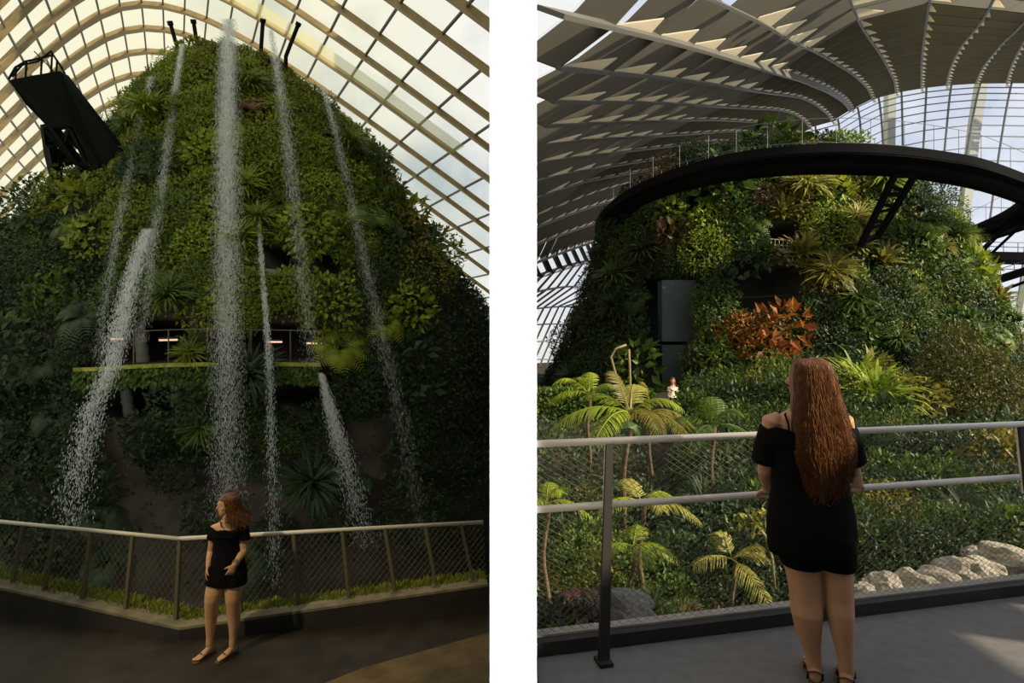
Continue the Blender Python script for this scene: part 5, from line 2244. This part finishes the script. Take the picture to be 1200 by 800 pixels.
# cap over the crown and the far side of the head
capsec = []
for h, w_, c, d in HEAD[4:]:
    g = .006
    bk = .016 if h < .15 else .005
    capsec.append((chin1 + u1 * (h + .004) + f1 * (c - bk), s1 * (w_ + g), f1 * (d + (.002 if h > .15 else -.002))))
mb.rings(capsec, 24)
hair1 = mb.build('hair', M['hair'], w1, True)
paths = []
for k in range(2300):
    u = random.uniform(-1, 1)
    u = math.copysign(abs(u) ** .9, u)
    yend = 512 + 82 * (1 - random.random() ** .75)
    lift = random.uniform(-.004, .012)
    u2 = max(-1.02, min(1.02, u + random.gauss(0, .10)))
    pts = []
    for y in (419.5, 423, 429, 440, 458, 480, 505, 530, yend - 8, yend):
        t = (y - 419) / 150
        pts.append(hair_pt(u + (u2 - u) * t, y, lift))
    paths.append(pts)
h = len(paths) // 2
mb = MB()
strands(mb, paths[:h], .0019, .006)
mb.build('locks', M['hair'], hair1, True)
mb = MB()
strands(mb, paths[h:], .0018, .007)
mb.build('light_locks', M['hair_b'], hair1, True)
# sunglasses pushed up on the crown
sg_ = empty('sunglasses', P(948, 420, 3.13), 'dark sunglasses pushed up on the auburn hair', 'sunglasses')
mb = MB()
ctr = chin1 + u1 * .222 + f1 * .015
for s_ in (-1, 1):
    c = ctr + s1 * .033 * s_
    n_ = 14
    mb.prism([c + s1 * .027 * math.cos(2 * math.pi * k / n_) + (f1 * .8 - u1 * .35).normalized() * .021 * math.sin(2 * math.pi * k / n_) for k in range(n_)], (f1 * .35 + u1 * .8).normalized() * .006)
mb.build('lenses', M['lens'], sg_)
mb = MB()
mb.tube([ctr - s1 * .062, ctr - s1 * .005 + u1 * .006, ctr + s1 * .005 + u1 * .006, ctr + s1 * .062], .004, 6)
for s_ in (-1, 1):
    mb.tube([ctr + s1 * .062 * s_, ctr + s1 * .082 * s_ - f1 * .05 - u1 * .035, ctr + s1 * .086 * s_ - f1 * .09 - u1 * .07], .0035, 6)
mb.build('frame', M['lens'], sg_)

# ------------------------------------------------------------------ the woman before the waterfalls, facing the viewer
YW = 6.37
w2 = empty('person', Vector((P(262, 760, YW).x, YW, FL)), 'woman in black off-shoulder romper and sandals standing before the waterfalls', 'person')
TORSO2 = [(684, 266.5, 17, YW, .8), (676, 266.8, 19, YW, .78), (666, 267, 19.2, YW, .74), (655, 267, 17.8, YW, .70), (645, 267, 15.6, YW, .68), (636, 267, 15, YW, .70), (627, 267.5, 16.2, YW, .76), (620, 268, 17, YW, .68), (615, 268, 16.6, YW, .55), (611, 268, 11, YW, .62), (608, 268, 6.6, YW, .95), (601, 267.5, 5.6, YW, 1.05)]
LEGL2 = [(672, 257.5, 11.5, YW, 1), (685, 253.5, 10.8, YW - .01, 1), (694, 251, 10, YW - .03, 1), (703, 249, 8.8, YW - .04, 1), (711, 248, 7.6, YW - .03, 1), (722, 247.5, 7.0, YW, 1.1), (735, 246.8, 5.4, YW, 1.05), (746, 246, 4.1, YW, 1), (755, 245.5, 4.1, YW, 1.1)]
LEGR2 = [(672, 276.5, 11.5, YW, 1), (685, 275.5, 10.8, YW - .02, 1), (694, 274, 9.8, YW - .03, 1), (703, 273.2, 8.6, YW - .04, 1), (711, 273.2, 7.6, YW - .03, 1), (722, 274, 7.2, YW, 1.1), (735, 274, 5.6, YW, 1.05), (746, 273.2, 4.2, YW, 1), (755, 272.6, 4.1, YW, 1.1)]
mb = MB()
mb.rings(hrings(TORSO2), 26)
mb.rings(hrings(LEGL2), 20)
mb.rings(hrings(LEGR2), 20)
sA, eA, wA = P(252.5, 617.5, YW), P(247.5, 645, YW + .02), P(243.8, 664, YW - .08)
sB, eB, wB = P(284, 617.5, YW), P(286, 645, YW - .03), P(274.5, 662, YW - .22)
for sh, el, wr in ((sA, eA, wA), (sB, eB, wB)):
    ex = Vector((.03 if sh is sA else -.03, 0, .008))
    mb.tube([sh + ex, sh, sh.lerp(el, .5), el, el.lerp(wr, .3), el.lerp(wr, .75), wr], [.040, .050, .044, .037, .039, .029, .024], 14)
hand(mb, wA, (-.12, -.1, -1), (.9, .2, 0), 1, .22, .95)
hand(mb, wB, (-.45, -.12, -1), (-.5, .8, 0), -1, .30, .95)
an2a, an2b = P(246, 755, YW), P(273, 755, YW)
fa2, fb2 = (-.42, -1, 0), (-.5, -1, 0)
foot(mb, an2a, fa2, FL + .004, .98, -1)
foot(mb, an2b, fb2, FL + .004, .98, 1)
chin2 = P(267, 602.5, YW)
at2, s2, f2, u2_ = head(mb, chin2, (-.80, -.60, -.02), 1.0)
remesh(mb, 'body', M['skin_b'], w2, .006)
face_parts(at2, w2)
mb = MB()
mb.rings(hrings([r for r in TORSO2 if r[0] > 621 and r[0] < 690], .013), 26)
mb.rings(hrings([(668, 257.5, 11.4, YW, 1.05), (682.5, 253.3, 11.2, YW - .01, 1.08)], .012), 20)
mb.rings(hrings([(668, 276.5, 11.4, YW, 1.05), (684, 275.6, 11.4, YW - .02, 1.08)], .012), 20)
mb.tube([sA.lerp(eA, .10) + Vector((.045, 0, 0)), sA.lerp(eA, .14), sA.lerp(eA, .48)], [.055, .066, .070], 16)
mb.tube([sB.lerp(eB, .10) + Vector((-.045, 0, 0)), sB.lerp(eB, .14), sB.lerp(eB, .56)], [.055, .068, .074], 16)
cb = P(268, 622.5, YW)
band = []
for k in range(nb):
    a = 2 * math.pi * k / nb
    band.append(cb + Vector((math.cos(a) * .195, math.sin(a) * .125, .01 * math.sin(a * 7) + .022 * abs(math.cos(a)))))
mb.sweep(band, .028, .085, (0, 0, 1), True)
remesh(mb, 'romper', M['black_cloth'], w2, .007, 3)
mb = MB()
for x0, x1 in ((258, 260), (279, 277)):
    mb.tube([P(x0, 611, YW) + Vector((0, .03, 0)), P(x0, 611.5, YW - .06), P(x1, 618, YW - .115)], .005, 6)
mb.build('shoulder_strap', M['black_cloth'], w2)
sandal(an2a, fa2, FL + .003, w2, .98)
sandal(an2b, fb2, FL + .003, w2, .98)
mb = MB()
for k in range(3):
    ring_band(mb, eB.lerp(wB, .80 + .06 * k), wB - eB, .032, .008)
mb.build('bracelet', M['gold'], w2)
nk = MB()
pc = P(266.3, 610.5, YW - .135)
nk.tube([P(261, 606.5, YW - .05), P(263.5, 609, YW - .11), pc, P(269.5, 609, YW - .11), P(273, 606.5, YW - .05)], .0022, 5)
neck = nk.build('necklace', M['gold'], w2)
mb = MB()
mb.tube([pc + Vector((0, -.006, .012)), pc + Vector((0, -.008, 0)), pc + Vector((0, -.006, -.018))], [.004, .013, .004], 8)
mb.build('pendant', M['red_stone'], neck)
# wind-blown hair
mb = MB()
capsec = []
for h_, w_, c, d in HEAD[4:]:
    bk = .030 if h_ < .15 else .006
    capsec.append((chin2 + u2_ * (h_ + .008) + f2 * (c - bk), s2 * (w_ + .012), f2 * (d + (.004 if h_ > .15 else -.002))))
mb.rings(capsec, 24)
hc = chin2 + u2_ * .12
mb.tube([hc - f2 * .03 + s2 * 0, hc - f2 * .055 - Vector((0, 0, .10)), hc - f2 * .06 - Vector((0, 0, .22))], [(.088, .072), (.100, .068), (.105, .03)], 16, ax=s2)
hair2 = mb.build('hair', M['hair'], w2, True)
paths = []
for k in range(700):
    a = random.uniform(-2.45, 2.45)         # angle round the head, 0 is the back
    af = max(-1.9, min(1.9, a * .86))
    dirv = -f2 * math.cos(a) + s2 * math.sin(a)
    root = chin2 + u2_ * (.222 + random.uniform(-.004, .006)) - f2 * .012 + s2 * random.uniform(-.02, .02)
    R1 = .094 + random.uniform(-.004, .014)
    p1_ = chin2 + u2_ * .19 - f2 * .015 + dirv * (R1 * .78)
    p2_ = chin2 + u2_ * .12 - f2 * .015 + (-f2 * math.cos((a + af) / 2) + s2 * math.sin((a + af) / 2)) * (R1 * 1.0)
    blow = Vector((random.gauss(.008, .018), random.gauss(0, .02), 0))
    dirv = -f2 * math.cos(af) + s2 * math.sin(af)
    p3_ = chin2 + u2_ * .03 - f2 * .02 + dirv * (R1 * 1.12) + blow * .6
    e_ = random.uniform(.05, .15)
    p4_ = chin2 - u2_ * (e_ * .5) - f2 * .03 + dirv * (R1 * 1.28) + blow * 1.6
    p5_ = chin2 - u2_ * e_ - f2 * .03 + dirv * (R1 * 1.35) + blow * 2.2
    paths.append([root, p1_, p2_, p3_, p4_, p5_])
mb = MB()
strands(mb, paths[:350], .0036, .010)
mb.build('locks', M['hair'], hair2, True)
mb = MB()
strands(mb, paths[350:], .0032, .011)
mb.build('light_locks', M['hair_b'], hair2, True)

# ------------------------------------------------------------------ the small visitor far off among the palms
src = w2
v = empty('person', Vector((0, 0, 0)), 'tiny visitor in a pale cream shirt far off behind the palms', 'person')
vb = {'body': M['skin'], 'romper': M['white_shirt'], 'hair': M['brown_hair']}
for ch in list(src.children):
    stem_ = ch.name.split('.')[0]
    if stem_ not in ('body', 'romper', 'hair', 'sandal', 'eye', 'lips'):
        continue
    nm = {'romper': 'shirt'}.get(stem_, stem_)
    me = ch.data.copy()
    if stem_ in vb:
        me.materials.clear()
        me.materials.append(vb[stem_])
    c = bpy.data.objects.new(nm, me)
    COL.objects.link(c)
    c.parent = v
    c.matrix_parent_inverse = Matrix.Translation(src.location).inverted()
vp = P(787, 442.5, 20.6)
v.rotation_euler = (0, 0, .5)
v.location = vp - up * 1.70
mb = MB()
mb.box((vp.x - 1.6, 20.3, -1.3), (vp.x + 1.6, 22.0, vp.z - 1.70))
struct(mb, 'floor_path_far', M['concrete'], 'small paved path where the tiny visitor stands')
